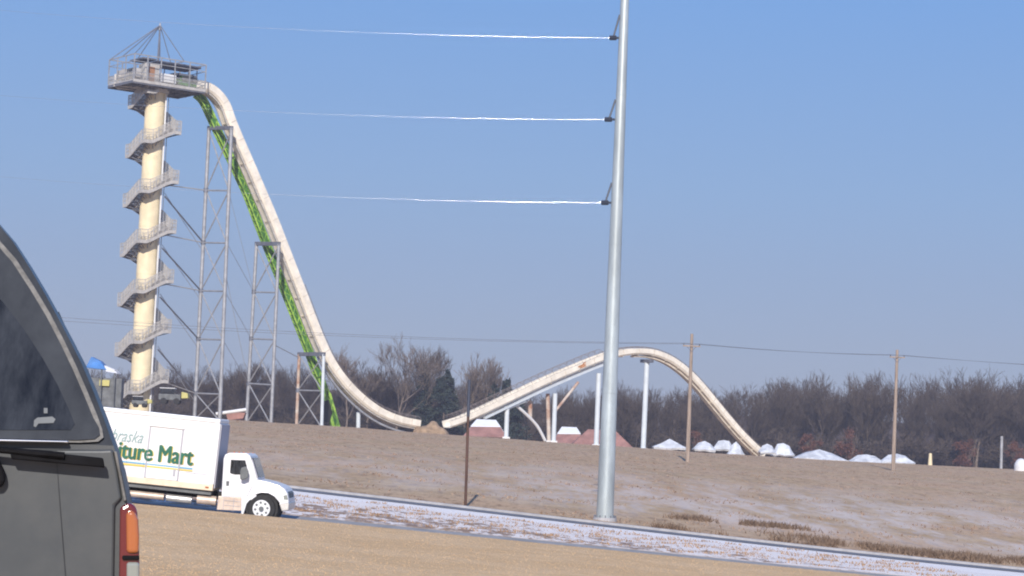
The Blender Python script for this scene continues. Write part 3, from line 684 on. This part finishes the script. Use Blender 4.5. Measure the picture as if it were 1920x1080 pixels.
# dirt mound in the slide's gap
def mound(px0, px1, top, Y, label, m='dirt', name='dirt_mound', dep=4):
    a = at(px0, 805, Y); b_ = at(px1, 805, Y); cx = (a.x+b_.x)/2; g = G(cx, Y)-.1; H = at((px0+px1)/2, top, Y).z-g; W2 = (b_.x-a.x)/2; vs = []; fs = []; n = 17
    for i in range(n):
        for j in range(n):
            u, v = i/(n-1)*2-1, j/(n-1)*2-1; k = max(0, 1-(u*u)**2.2)*max(0, 1-v*v)
            vs.append((cx+u*W2, Y+v*dep, g-.15+H*k*(.8+.25*math.sin(u*6+1)*math.cos(v*4))+random.uniform(-.1,.1)*k))
    for i in range(n-1):
        for j in range(n-1): fs.append((i*n+j, (i+1)*n+j, (i+1)*n+j+1, i*n+j+1))
    return tag(MB().add(vs, fs).build(name, m, smooth=True), label, 'mound')
mound(772, 845, 788, 371, 'tan dirt mound filling the gap between the two slide sections')
# machine behind the truck
def machine(px, by, Y, sc, body, label, name='loader', cat='machine'):
    p = at(px, by, Y); g = p.z; e = thing(name, (p.x, Y, g), label, cat)
    x, y = p.x, Y
    MB().abox(x-1.9*sc, x+1.4*sc, y-.9*sc, y+.9*sc, g+.6*sc, g+1.5*sc).build('body', 'machine', e, bevel=.1)
    MB().abox(x-1.7*sc, x+.4*sc, y-.8*sc, y+.8*sc, g+1.5*sc, g+2.3*sc).build('cab', 'glass', e, bevel=.15)
    MB().abox(x-1.8*sc, x+.5*sc, y-.85*sc, y+.85*sc, g+2.3*sc, g+2.42*sc).build('cab_roof', 'white', e, bevel=.05)
    MB().prism([(x+1.5*sc,y-.9*sc,g+.9*sc),(x+2.5*sc,y-.9*sc,g+1.0*sc),(x+2.4*sc,y-.9*sc,g+1.7*sc),(x+1.5*sc,y-.9*sc,g+1.9*sc)], (0,1.8*sc,0)).build('bucket', body, e, bevel=.05)
    for dx in (-1.1, .8):
        for s in (-1, 1): MB().tube((x+dx*sc, y+s*.7*sc, g+.45*sc), (x+dx*sc, y+s*1.0*sc, g+.45*sc), .48*sc, n=16).build('wheel', 'black', e)
machine(322, 758, 318, 1.0, 'yellow', 'grey loader with yellow bucket behind the truck at the tower foot')
machine(264, 764, 322, .7, 'yellow', 'small machine with pale roof directly below the tower stairs')
p = at(214, 742, 322)
e = thing('blue_canopy', p, 'blue and white canopy on dark posts left of the tower, beside the parked vehicle roof', 'canopy')
a_, b__ = at(165, 690, 322), at(222, 695, 322)
MB().hull([(a_.x,320,a_.z),(b__.x-1.4,320,b__.z),(b__.x-1.4,324,b__.z),(a_.x,324,a_.z)], [(a_.x+.6,321,a_.z+1.7),(b__.x-2.6,321,b__.z+1.3),(b__.x-2.6,323,b__.z+1.3),(a_.x+.6,323,a_.z+1.7)]).build('roof', 'blue', e, bevel=.08)
MB().hull([(b__.x-1.5,319.9,b__.z-.25),(b__.x+.3,319.9,b__.z-.5),(b__.x+.3,323,b__.z-.5),(b__.x-1.5,323,b__.z-.25)], [(b__.x-1.9,320.5,b__.z+.7),(b__.x-.3,320.5,b__.z+.1),(b__.x-.3,323,b__.z+.1),(b__.x-1.9,323,b__.z+.7)]).build('awning', 'white', e, bevel=.05)
g = G(p.x, 322)-.3
for x in (a_.x+.3, b__.x-2.2, b__.x-.2): MB().tube((x,320.4,g), (x,320.4,b__.z), .12, n=8).build('post', 'machine', e)
MB().abox(a_.x-.5, b__.x+.8, 321, 323, g, b__.z-1.2).build('back_wall', 'machine', e, bevel=.1); MB().abox(b__.x-2.5, b__.x-1.0, 320.6, 320.9, b__.z-2.4, b__.z-1.5).build('sign_panel', 'yellow', e)
# white pipe lying beyond, and a red skip beneath it
a_, b__ = at(405, 776, 345), at(462, 768, 345); o = MB().tube(a_, b__, .28, n=10).build('fallen_pipe', 'white', smooth=True); tag(o, 'long white pipe lying between the first and second support towers', 'pipe')
a_ = at(441, 780, 348); o = MB().prism([a_+Vector((-1.6,0,.6)), a_+Vector((1.6,0,.6)), a_+Vector((1.2,0,-.7)), a_+Vector((-1.2,0,-.7))], (0,2,0)).build('red_skip', 'roofred', bevel=.05); tag(o, 'small dark red skip under the white pipe', 'skip')
# grey post and yellow marker at the right, white tank at the edge
p = at(1877, 878, 300); g = G(p.x, p.y); t = at(1880, 818, 300); o = MB().tube((p.x,p.y,g-.2), (p.x,p.y,t.z), .22, .2, 10).build('grey_post', 'steel', smooth=True); tag(o, 'short grey post before the woods near the right edge', 'post')
p = at(1744, 872, 300); g = G(p.x, p.y); t = at(1746, 850, 300)
o = MB().tube((p.x,p.y,g-.2), (p.x,p.y,t.z), .34, .2, 10).build('marker_post', 'cream', smooth=True); tag(o, 'stubby pale yellow marker post right of the far utility pole', 'marker')
p = at(1914, 890, 290); g = G(p.x, p.y); e = thing('white_tank', (p.x, p.y, g), 'rounded white tank at the right edge of the field', 'tank')
b = MB()
for k in range(8):
    a0, a1 = k/8*math.pi/2, (k+1)/8*math.pi/2; b.tube((p.x,p.y,g+.6+1.2*math.sin(a0)), (p.x,p.y,g+.6+1.2*math.sin(a1)), .9*math.cos(a0)+.01, .9*math.cos(a1)+.01, 20)
b.build('dome', 'white', e, smooth=True); MB().tube((p.x,p.y,g-.1), (p.x,p.y,g+.6), .9, n=20).build('drum', 'white', e, smooth=True)
# ------------------------------------------------------------------ box truck
YK = 77.0
K = lambda px, py, y=0: at(px, py, YK)+Vector((0, y, 0))
kd = (K(400, 800)-K(300, 800-100*-math.tan(R(-6.1)))).normalized()
kx = (K(489, 978)-K(289, 978-200*math.tan(R(6.0)))).normalized(); kz = Vector((-kx.z, 0, kx.x)); ky = Vector((0,1,0))
O = K(489, 979)
def L2(px, py):     # pixel on the truck's near side -> truck coordinates (x forward, z up)
    d = K(px, py)-O; return d.dot(kx), d.dot(kz)
def T(x, y, z): return O+kx*x+ky*y+kz*z
tr = thing('box_truck', T(-3, 1.2, 0), 'white box truck with green lettering parked on the lower road behind the dark vehicle', 'truck')
def tprism(pts, y0, y1, name, m, parent=tr, bevel=0, smooth=False):
    return MB().prism([T(x, y0, z) for x, z in pts], ky*(y1-y0)).build(name, m, parent, bevel=bevel, smooth=smooth)
bx1, bzt = L2(413, 786); _, bzb = L2(402, 921); bx0 = bx1-7.3
WD = 2.45
box = tprism([(bx0,bzb+.22),(bx1,bzb+.22),(bx1,bzt-.16),(bx0,bzt-.16)], 0, WD, 'cargo_box', 'truckw')
tprism([(bx0-.02,bzt-.158),(bx1+.02,bzt-.158),(bx1+.02,bzt),(bx0-.02,bzt)], -.03, WD+.03, 'top_rail', 'truckroof', box, bevel=.05)
tprism([(bx0-.02,bzb),(bx1+.02,bzb),(bx1+.02,bzb+.218),(bx0-.02,bzb+.218)], -.03, WD+.03, 'bottom_rail', 'grime', box, bevel=.02)
tprism([(bx1-.13,bzb+.22),(bx1+.035,bzb+.22),(bx1+.035,bzt-.16),(bx1-.13,bzt-.16)], -.035, WD+.035, 'corner_post', 'truckroof', box, bevel=.03)
tprism([(bx1+.04,bzb+.1),(bx1+.075,bzb+.1),(bx1+.075,bzt-.2),(bx1+.04,bzt-.2)], .05, WD-.05, 'front_panel', 'seam', box)
for k in range(11):
    x = bx0+.4+k*.62
    if x < bx1-.2: tprism([(x-.006,bzb+.25),(x+.006,bzb+.25),(x+.006,bzt-.18),(x-.006,bzt-.18)], -.004, .002, 'rivet_seam', 'seam', box)
# side door
dx0, dz1 = L2(284, 799); dx1, _ = L2(343, 800); _, dz0 = L2(290, 897)
sd = tprism([(dx0,dz0),(dx1,dz0),(dx1,dz1),(dx0,dz1)], -.025, .01, 'side_door', 'truckw', box)
for a_, b_ in ((dx0-.05, dx0), (dx1, dx1+.05)): tprism([(a_,dz0),(b_,dz0),(b_,dz1),(a_,dz1)], -.05, .01, 'door_track', 'seam', sd)
tprism([(dx0-.07,dz1),(dx1+.07,dz1),(dx1+.07,dz1+.14),(dx0-.07,dz1+.14)], -.09, .01, 'door_hood', 'truckroof', sd, bevel=.02)
tprism([(dx1-.16,dz0+.15),(dx1-.08,dz0+.15),(dx1-.08,dz0+.4),(dx1-.16,dz0+.4)], -.05, -.02, 'latch', 'seam', sd)
# lettering
def text(s, px, py, size, m, yo, shear=0, bold=0, sx=1.0, fat=0, parent=box, name='lettering'):
    cu = bpy.data.curves.new('t', 'FONT'); cu.body = s; cu.size = size; cu.shear = shear; cu.offset = bold; cu.extrude = .002; cu.align_x = 'RIGHT'
    o = bpy.data.objects.new('t', cu); COL.objects.link(o); bpy.context.view_layer.update()
    me = bpy.data.meshes.new_from_object(o.evaluated_get(bpy.context.evaluated_depsgraph_get())); bpy.data.objects.remove(o)
    x0, z0 = L2(px, py); vs = [T(x0+v.co.x*sx, yo-v.co.z, z0+v.co.y) for v in me.vertices]; fs = [tuple(p.vertices) for p in me.polygons]
    b = MB().add(vs, fs)
    for k, (ox, oz) in enumerate(((fat,0),(-fat,0),(0,fat*.6),(0,-fat*.6)) if fat else ()): b.add([v+kx*ox+kz*oz-ky*.0012*(k+1) for v in vs], fs)
    return b.build(name, m, parent)
text('Furniture Mart', 362, 872.5, .86, 'lgold', -.030, sx=.76, fat=.028)
text('Furniture Mart', 360.5, 872, .86, 'lgreen', -.044, sx=.76, fat=.028)
text('Nebraska', 266, 831, .62, 'lgrey', -.031, shear=.45, sx=.72)
for i, (z, m_) in enumerate(((879,'lblue'),(883,'lgreen'))):
    x1, z1 = L2(361, z); tprism([(x1-3.9,z1-.02-.03*i),(x1,z1-.02),(x1,z1+.025),(x1-3.9,z1+.025)], -.034, -.028, 'stripe', 'lblue' if i == 0 else 'lgold', box)
x1, z1 = L2(387, 890); tprism([(x1-.75,z1-.012),(x1,z1-.012),(x1,z1+.012),(x1-.75,z1+.012)], -.006, .002, 'small_print_bar', 'seam', box)
# chassis, tanks
tprism([(bx0+.2,bzb-.32),(bx1+2.2,bzb-.32),(bx1+2.2,bzb-.05),(bx0+.2,bzb-.05)], .75, 1.7, 'chassis', 'black', tr)
tprism([(bx0+.1,bzb-.16),(bx1-.05,bzb-.16),(bx1-.05,bzb-.01),(bx0+.1,bzb-.01)], .12, WD-.12, 'floor_frame', 'machine', tr)
def ttube(x0, x1, y, z, r, name, m, n=18): return MB().tube(T(x0,y,z), T(x1,y,z), r, n=n).build(name, m, tr, smooth=True)
a_, za = L2(310, 932); b_, zb = L2(370, 938); ttube(a_, b_-.25, .30, za-.02, .13, 'air_tank', 'alu'); 
c_, zc = L2(403, 941); ttube(b_-.05, c_, .35, zc+.02, .17, 'fuel_tank', 'tank')
a2, z2 = L2(255, 925); ttube(a2-.6, a_-.1, .35, z2-.04, .12, 'side_guard', 'tank')
tprism([(a_-2.2,za-.55),(c_-.1,za-.55),(c_-.1,za-.40),(a_-2.2,za-.40)], .5, 1.9, 'driveshaft_cover', 'black', tr)
# rear axle
for s in (.0, WD-.55):
    for dy in (0, .29):
        xr = bx0+1.9; MB().tube(T(xr,s+dy,.48), T(xr,s+dy+.25,.48), .48, n=28).build('rear_wheel', 'black', tr, smooth=True)
# cab
P = lambda *q: [L2(x, y) for x, y in q]
cabp = P((417,934),(420,862),(423,853),(430,849),(463,850),(470,856),(477,875),(484,898),(487,905),(480,935),(455,968),(452,968),(452,958),(411,954))
cabp = P((415,932),(419,860),(422,852),(430,849),(463,850),(469,855),(476,874),(483,898),(480,936),(468,938),(462,945),(458,958),(455,967),(452,967),(452,933))
cb = tprism(cabp, .03, 2.33, 'cab', 'truckw', tr, bevel=.035)
hood = P((481,899),(505,904),(525,911),(534,917),(539,926),(541,938),(541,943),(526,946),(522,940),(514,931),(503,925),(490,924),(480,927),(474,933),(479,932))
hp = hood[:-1]
b = MB(); ns = [T(x,(.10 if z > 1.35 else .0),z) for x, z in hp]; fs = [T(x,(2.25 if z > 1.35 else 2.36),z) for x, z in hp]; b.hull(ns, fs); b.build('hood', 'truckw', tr, bevel=.03)
bump_ = P((523,944),(540,941),(542,944),(541,957),(528,959)); tprism(bump_, .02, 2.36, 'bumper', 'alu', tr, bevel=.03)
tprism(P((531,929),(538,928),(540,937),(532,937)), -.012, .2, 'headlight', 'clear', tr, bevel=.01)
tprism(P((536,921),(539.5,926),(540.8,938),(537,938)), .35, 2.0, 'grille', 'machine', tr)
# windshield, door, window
wsd = P((470.5,859),(473.5,858.5),(484,895),(480.5,896)); tprism(wsd, .2, 2.15, 'windshield', 'glass', tr)
tprism(P((471.2,857),(474,864),(483.5,896),(480.4,896)), .018, .2, 'windshield_pillar', 'seam', tr)
dr = tprism(P((421,930),(424,862),(428,857),(461,858),(472,894),(472,912),(463,930)), .012, .028, 'cab_door', 'truckw', tr, bevel=.008)
tprism(P((431,886),(433,862),(460,863),(466,890),(440,890),(433,888)), .003, .02, 'side_window', 'glass', dr, bevel=.006)
for q_ in (((419.5,931),(422,861),(422.8,861),(420.3,931)), ((472.2,894),(473,894),(473,912),(464,931),(463.2,931),(472.2,912))):
    tprism(P(*q_), .022, .034, 'door_gap', 'seam', dr)
tprism(P((424,902),(430,902),(429,911),(424,911)), -.005, .015, 'door_handle', 'machine', dr, bevel=.01)
tprism(P((454,877),(463,874),(468,884),(467,896),(457,900),(452,898),(452,884)), -.32, -.22, 'side_mirror', 'machine', tr, bevel=.03)
MB().tube(T(*[L2(462,872)[0], .05, L2(462,872)[1]]), T(*[L2(460,880)[0], -.25, L2(460,880)[1]]), .02, n=6).build('mirror_arm', 'black', tr)
tprism(P((406,956),(409,930),(452,933),(452,958)), .05, .5, 'step_box', 'tank', tr, bevel=.02)
for y_ in (939, 948): tprism(P((420,y_-1.4),(450,y_+1.6),(450,y_+2.3),(420,y_-.7)), .03, .05, 'step', 'seam', tr)
for x_ in (419, 438): tprism(P((x_,933),(x_+.8,933),(x_-.8,956),(x_-1.6,956)), .03, .05, 'box_edge', 'seam', tr)
for k in range(5): tprism([(L2(436,850)[0]+.12*k-.0,L2(436,850)[1]+.02),(L2(436,850)[0]+.12*k+.05,L2(436,850)[1]+.02),(L2(436,850)[0]+.12*k+.05,L2(436,850)[1]+.07),(L2(436,850)[0]+.12*k,L2(436,850)[1]+.07)], .3+.4*k, .4+.4*k, 'marker_light', 'amber', tr)
tprism(P((437,884),(438,872),(447,873),(449,884)), .5, 1.0, 'seat', 'seam', tr, bevel=.03)
for x_ in (bx0+.3, bx0+3.6, bx1-.25): tprism([(x_,bzb+.08),(x_+.12,bzb+.08),(x_+.12,bzb+.14),(x_,bzb+.14)], -.05, -.03, 'marker_light', 'amber', box)
for s0 in (bx0+1.0,bx0+3.0): tprism([(s0,-.0+.12),(s0+.02,.12),(s0+.02,.75),(s0,.75)], .05, .62, 'mud_flap', 'black', tr)
# wheel arch liner and front wheels
cxw, czw = L2(490, 954)
MB().tube(T(cxw,.12,czw+.03), T(cxw,2.2,czw+.03), .585, n=36).build('wheel_arch', 'black', tr, smooth=True)
for y0 in (.02, 2.08):
    w = MB().tube(T(cxw,y0,czw), T(cxw,y0+.28,czw), .49, n=40).build('front_wheel', 'black', tr, bevel=.03, smooth=False)
    yy = y0-.012 if y0 < 1 else y0+.292
    rim = MB()
    ys_ = (y0-.03, y0+.0) if y0 < 1 else (y0+.28, y0+.31)
    rim.tube(T(cxw,ys_[0],czw), T(cxw,ys_[1],czw), .315, n=36); r_ = rim.build('rim', 'white', w, bevel=.015)
    if y0 < 1:
        for k in range(8):
            a = k*math.pi/4+.2; MB().tube(T(cxw+.22*math.cos(a),ys_[0]-.004,czw+.22*math.sin(a)), T(cxw+.22*math.cos(a),ys_[0],czw+.22*math.sin(a)), .045, n=10).build('rim_hole', 'machine', r_)
        MB().tube(T(cxw,ys_[0]-.07,czw), T(cxw,ys_[0],czw), .085, n=16).build('hub', 'machine', r_)
# ------------------------------------------------------------------ dark SUV at the left
A12 = R(12.5); H_ = Vector((-math.sin(A12), math.cos(A12), 0)); RR = Vector((math.cos(A12), math.sin(A12), 0))
PS = at(260, 1000, 5.5)
def SV(px, py, d=0): return on(px, py, PS+H_*d, H_)
def lc(v): d = v-PS; return d.dot(RR), v.z     # rear-view coordinates: r to the right, z
cxs = lc(SV(260, 1000))[0]-.90
def SP(r, z, d): return Vector((PS.x, PS.y, 0))+RR*r+H_*d+Z*z
gs = G(-2, 6)+.02
sil = [(-394,318),(-300,319),(-160,330),(-90,352),(-40,383),(0,418),(30,453),(60,499),(90,549),(115,594),(140,641),(162,684),(184,735),(204,786),(222,836),(238,886),(249,940),(256,1000),(259,1080),(259,1180),(252,1290),(235,1360)]
zb_ = lc(SV(222, 836))[1]
def glean(z): return max(0, (z-zb_))*.45
def SG(x, y): v = SV(x, y); v = SV(x, y, glean(v.z)); return lc(SV(x, y, glean(v.z)))
rz = [SG(x, y) for x, y in sil]
def full(rz, d, s=1.0, dz=0): 
    h = [(cxs+(r-cxs)*s, z) for r, z in rz]; o = [SP(r, z+dz, d) for r, z in h]; return o+[SP(2*cxs-r, z+dz, d) for r, z in reversed(h[1:] if abs(h[0][0]-cxs) < .02 else h)]
suv = thing('suv', SP(cxs, gs, 2.2), 'dark grey SUV seen from behind, cropped by the left edge of the photo', 'car')
low = [q for q in rz if q[1] <= zb_+.001]; up = [q for q in rz if q[1] >= zb_-.001]
def loft(secs, name, m, bevel=0):
    b = MB(); n = len(secs[0])
    for s in secs: b.v += [tuple(v) for v in s]
    for i in range(len(secs)-1):
        for j in range(n): b.f.append((i*n+j, i*n+(j+1) % n, (i+1)*n+(j+1) % n, (i+1)*n+j))
    b.f.append(tuple(reversed(range(n)))); b.f.append(tuple(range((len(secs)-1)*n, len(secs)*n)))
    return b.build(name, m, suv, smooth=True, bevel=bevel)
body = loft([full(low, .0, .985), full(low, .05, 1), full(low, 1.2, 1.0), full(low, 3.6, 1.0), full(low, 4.3, .93), full(low, 4.5, .8)], 'body', 'suv')

def upsec(d, s, zk=1.0, lean=True):
    o = []
    h = [(cxs+(r-cxs)*s, zb_+(z-zb_)*zk) for r, z in up]
    for r, z in h: o.append(SP(r, z, d+(glean(z) if lean else -(z-zb_)*.8)))
    for r, z in reversed(h[1:]): o.append(SP(2*cxs-r, z, d+(glean(z) if lean else -(z-zb_)*.8)))
    return o
loft([upsec(.0, .985), upsec(.05, 1), upsec(.9, 1), upsec(3.0, 1, 1, False), upsec(3.2, .97, .97, False)], 'greenhouse', 'suvt')
# glass outline, slightly proud
gl = [(-394,385),(-250,388),(-150,400),(-90,422),(-45,455),(-5,500),(35,552),(70,603),(104,660),(133,712),(160,762),(185,800),(196,818),(188,828),(160,831),(0,829),(-394,826)]
gl = [(-394,352),(-250,356),(-130,372),(-60,400),(-10,441),(30,486),(64,538),(94,588),(120,638),(143,686),(163,732),(182,778),(192,806),(194,820),(184,828),(150,830),(0,827),(-394,822)]
def flatpanel(pts, d0, th, name, m, parent, bevel=.006, mirror=True, lean=True):
    h = [SG(x, y) if lean else lc(SV(x, y)) for x, y in pts]; ful = h+([(2*cxs-r, z) for r, z in reversed(h)] if mirror else [])
    f = [SP(r, z, d0+(glean(z) if lean else 0)) for r, z in ful]; g2 = [v+H_*th for v in f]
    return MB().hull(f, g2).build(name, m, parent, bevel=bevel)
tg = flatpanel(gl, -.012, .05, 'rear_window_frame', 'pale', suv, bevel=.004)
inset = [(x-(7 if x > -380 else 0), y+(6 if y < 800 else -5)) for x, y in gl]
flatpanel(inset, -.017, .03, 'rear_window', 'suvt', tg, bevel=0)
inner = [(-394,440),(-250,446),(-120,478),(-50,520),(5,566),(45,618),(80,672),(108,722),(130,770),(140,795),(132,806),(0,806),(-394,802)]
flatpanel(inner, -.019, .03, 'rear_glass_inner', 'glass', tg, bevel=0)  # darker inner area of the rear glass
flatpanel([(64,788),(70,783),(98,781),(104,786),(100,793),(72,794),(67,801),(63,799)], -.021, .03, 'window_mark', 'machine', tg, bevel=0, mirror=False)  # small flat grey shapes low on the rear glass
flatpanel([(82,765),(89,765),(89,775),(82,775)], -.021, .03, 'window_mark', 'machine', tg, bevel=0, mirror=False)
# tailgate panel, its seam, side corner and lamp
tgp = [(-394,840),(0,842),(190,843),(212,842),(221,885),(229,935),(216,948),(214,1080),(214,1200),(-394,1200)]
tail = flatpanel(tgp, -.012, .03, 'tailgate', 'suv', suv, bevel=.008, lean=False)
flatpanel([(213,846),(219,846),(237,938),(232,940)], -.016, .02, 'corner_trim', 'pale', tail, bevel=.003, mirror=False, lean=False)
flatpanel([(104,845),(105.2,845),(133,1200),(131,1200)], -.0145, .01, 'panel_crease', 'suvt', tail, bevel=0, mirror=False, lean=False)
flatpanel([(-394,822),(0,823),(128,826),(128,831),(0,829),(-394,828)], -.03, .025, 'chrome_strip', 'chrome', tail, bevel=.003, mirror=False, lean=False)
flatpanel([(-60,838),(-15,836),(8,880),(12,900),(2,915),(-60,905)], -.05, .05, 'tailgate_handle', 'blackp', tail, bevel=.01, mirror=False, lean=False)
lamp = flatpanel([(224,950),(238,943),(248,943),(256,953),(260,1000),(261,1090),(258,1200),(221,1200)], -.035, .09, 'tail_lamp', 'red', suv, bevel=.012, mirror=False, lean=False)
flatpanel([(235,958),(250,955),(258,972),(260,1005),(259,1036),(236,1036)], -.046, .03, 'amber_lens', 'amber', lamp, bevel=.01, mirror=False, lean=False)
flatpanel([(236,1052),(260,1052),(260,1130),(236,1130)], -.044, .03, 'reverse_lens', 'clear', lamp, bevel=.008, mirror=False, lean=False)
flatpanel([(228,1040),(260,1040),(260,1048),(228,1048)], -.045, .03, 'lens_divider', 'blackp', lamp, bevel=.003, mirror=False, lean=False)
l2h = [lc(SV(x, y)) for x, y in [(224,950),(238,943),(248,943),(256,953),(260,1000),(261,1090),(258,1200),(221,1200)]]
f = [SP(2*cxs-r, z, -.035) for r, z in l2h]; MB().hull(f, [v+H_*.09 for v in f]).build('tail_lamp', 'red', suv, bevel=.012)
# wiper
wv = lambda x, y, d: SV(x, y, 0)+H_*d
wm = MB(); wm.path([wv(-200,838,-.05), wv(-60,838,-.06), wv(60,848,-.07), wv(120,853,-.075)], .009, 8)
wp = wm.build('wiper', 'blackp', suv)
wb = MB(); wb.hull([wv(18,840,-.07), wv(192,858,-.07), wv(195,876,-.07), wv(22,860,-.07)], [wv(18,840,-.05), wv(192,858,-.05), wv(195,876,-.05), wv(22,860,-.05)]); wb.build('wiper_blade', 'blackp', wp, bevel=.004)
MB().tube(wv(-200,838,-.08), wv(-200,838,0), .022, n=12).build('wiper_pivot', 'blackp', wp)
# bumper, wheels, side windows, windscreen
MB().hull(*[[SP(r, z, d) for r, z in ((cxs-.9,gs+.42),(cxs+.9,gs+.42),(cxs+.9,gs+.68),(cxs-.9,gs+.68))] for d in (-.14, .1)]).build('rear_bumper', 'suvt', suv, bevel=.04)
MB().hull(*[[SP(r, z, d) for r, z in ((cxs-.9,gs+.35),(cxs+.9,gs+.35),(cxs+.9,gs+.62),(cxs-.9,gs+.62))] for d in (4.3, 4.6)]).build('front_bumper', 'suvt', suv, bevel=.04)
for d in (.85, 3.55):
    for s in (-1, 1):
        c_ = SP(cxs+s*.80, gs+.36, d); w = MB().tube(c_-RR*.12, c_+RR*.12, .36, n=32).build('wheel', 'black', suv, bevel=.03)
        MB().tube(c_+RR*s*.115, c_+RR*s*.135, .21, n=24).build('rim', 'alu', w)
for s in (-1, 1):
    def sr(z):
        zz = [q[1] for q in up][::-1]; rr_ = [q[0] for q in up][::-1]; r = float(np.interp(z, zz, rr_)); return r if s > 0 else 2*cxs-r
    for d0, d1 in ((.45, 1.15), (1.25, 1.95), (2.05, 2.6)):
        z0, z1 = zb_+.05, zb_+.36; a = [SP(sr(z0)+s*.003, z0, d0), SP(sr(z0)+s*.003, z0, d1), SP(sr(z1)+s*.006, z1, d1-.03), SP(sr(z1)+s*.006, z1, d0+.03)]
        MB().hull(a, [v+RR*s*.008 for v in a]).build('side_window', 'glass', suv)
# ------------------------------------------------------------------ light, sky, air
SUN_EL, SUN_AZ = R(27), R(-2.5)      # sun behind the camera, to the right
sd_ = Vector((math.sin(SUN_AZ)*math.cos(SUN_EL), -math.cos(SUN_AZ)*math.cos(SUN_EL), math.sin(SUN_EL)))
ld = bpy.data.lights.new('sun', 'SUN'); ld.energy = 4.75; ld.angle = R(.53); ld.color = (1, .92, .81)
lo = bpy.data.objects.new('sun', ld); COL.objects.link(lo); lo.rotation_euler = sd_.to_track_quat('Z', 'Y').to_euler()
w = bpy.data.worlds.new('World'); S.world = w; w.use_nodes = True; nt = w.node_tree; bg = nt.nodes['Background']
sk = nt.nodes.new('ShaderNodeTexSky'); sk.sky_type = 'NISHITA'; sk.sun_disc = False; sk.sun_elevation = SUN_EL
sk.sun_rotation = math.pi-SUN_AZ; sk.altitude = 300; sk.air_density = 1.0; sk.dust_density = .6; sk.ozone_density = 2.5
tc = nt.nodes.new('ShaderNodeTexCoord'); sx = nt.nodes.new('ShaderNodeSeparateXYZ'); nt.links.new(tc.outputs['Generated'], sx.inputs[0])
rp = nt.nodes.new('ShaderNodeValToRGB'); nt.links.new(sx.outputs[2], rp.inputs[0])      # winter sky: lavender at the horizon, clear blue higher up
while len(rp.color_ramp.elements) < 5: rp.color_ramp.elements.new(.5)
for e_, (p_, c_) in zip(rp.color_ramp.elements, ((0,(.325,.370,.545)),(.05,(.310,.388,.595)),(.12,(.258,.410,.700)),(.21,(.190,.388,.790)),(.8,(.08,.19,.52)))):
    e_.position = p_; e_.color = (*c_, 1)
sc_ = nt.nodes.new('ShaderNodeVectorMath'); sc_.operation = 'SCALE'; sc_.inputs[3].default_value = 1/.11; nt.links.new(rp.outputs[0], sc_.inputs[0])
mx = nt.nodes.new('ShaderNodeMix'); mx.data_type = 'RGBA'; mx.inputs[0].default_value = .85; nt.links.new(sk.outputs[0], mx.inputs[6]); nt.links.new(sc_.outputs[0], mx.inputs[7])
nt.links.new(mx.outputs[2], bg.inputs[0]); bg.inputs[1].default_value = .11
def haze_box(density=.00036, col=(.66,.68,.85)):
    b = MB().abox(-420, 420, -60, 900, -30, 75); m = bpy.data.materials.new('haze'); m.use_nodes = True; n = m.node_tree
    n.nodes.remove(n.nodes['Principled BSDF']); v = n.nodes.new('ShaderNodeVolumePrincipled'); v.inputs['Density'].default_value = density; v.inputs['Color'].default_value = (*col, 1)
    v.inputs['Anisotropy'].default_value = 0
    n.links.new(v.outputs[0], n.nodes['Material Output'].inputs['Volume']); M['haze'] = m
    o = b.build('haze', 'haze'); tag(o, 'pale blue winter haze over the field', 'haze', kind='stuff')
HAZE = True
if HAZE: haze_box()
S.view_settings.view_transform = 'Standard'; S.view_settings.look = 'None'; S.view_settings.exposure = 0; S.view_settings.gamma = 1
S.render.engine = 'CYCLES'; S.cycles.pixel_filter_type = 'BLACKMAN_HARRIS'; S.cycles.filter_width = 2.0; S.cycles.volume_bounces = 0
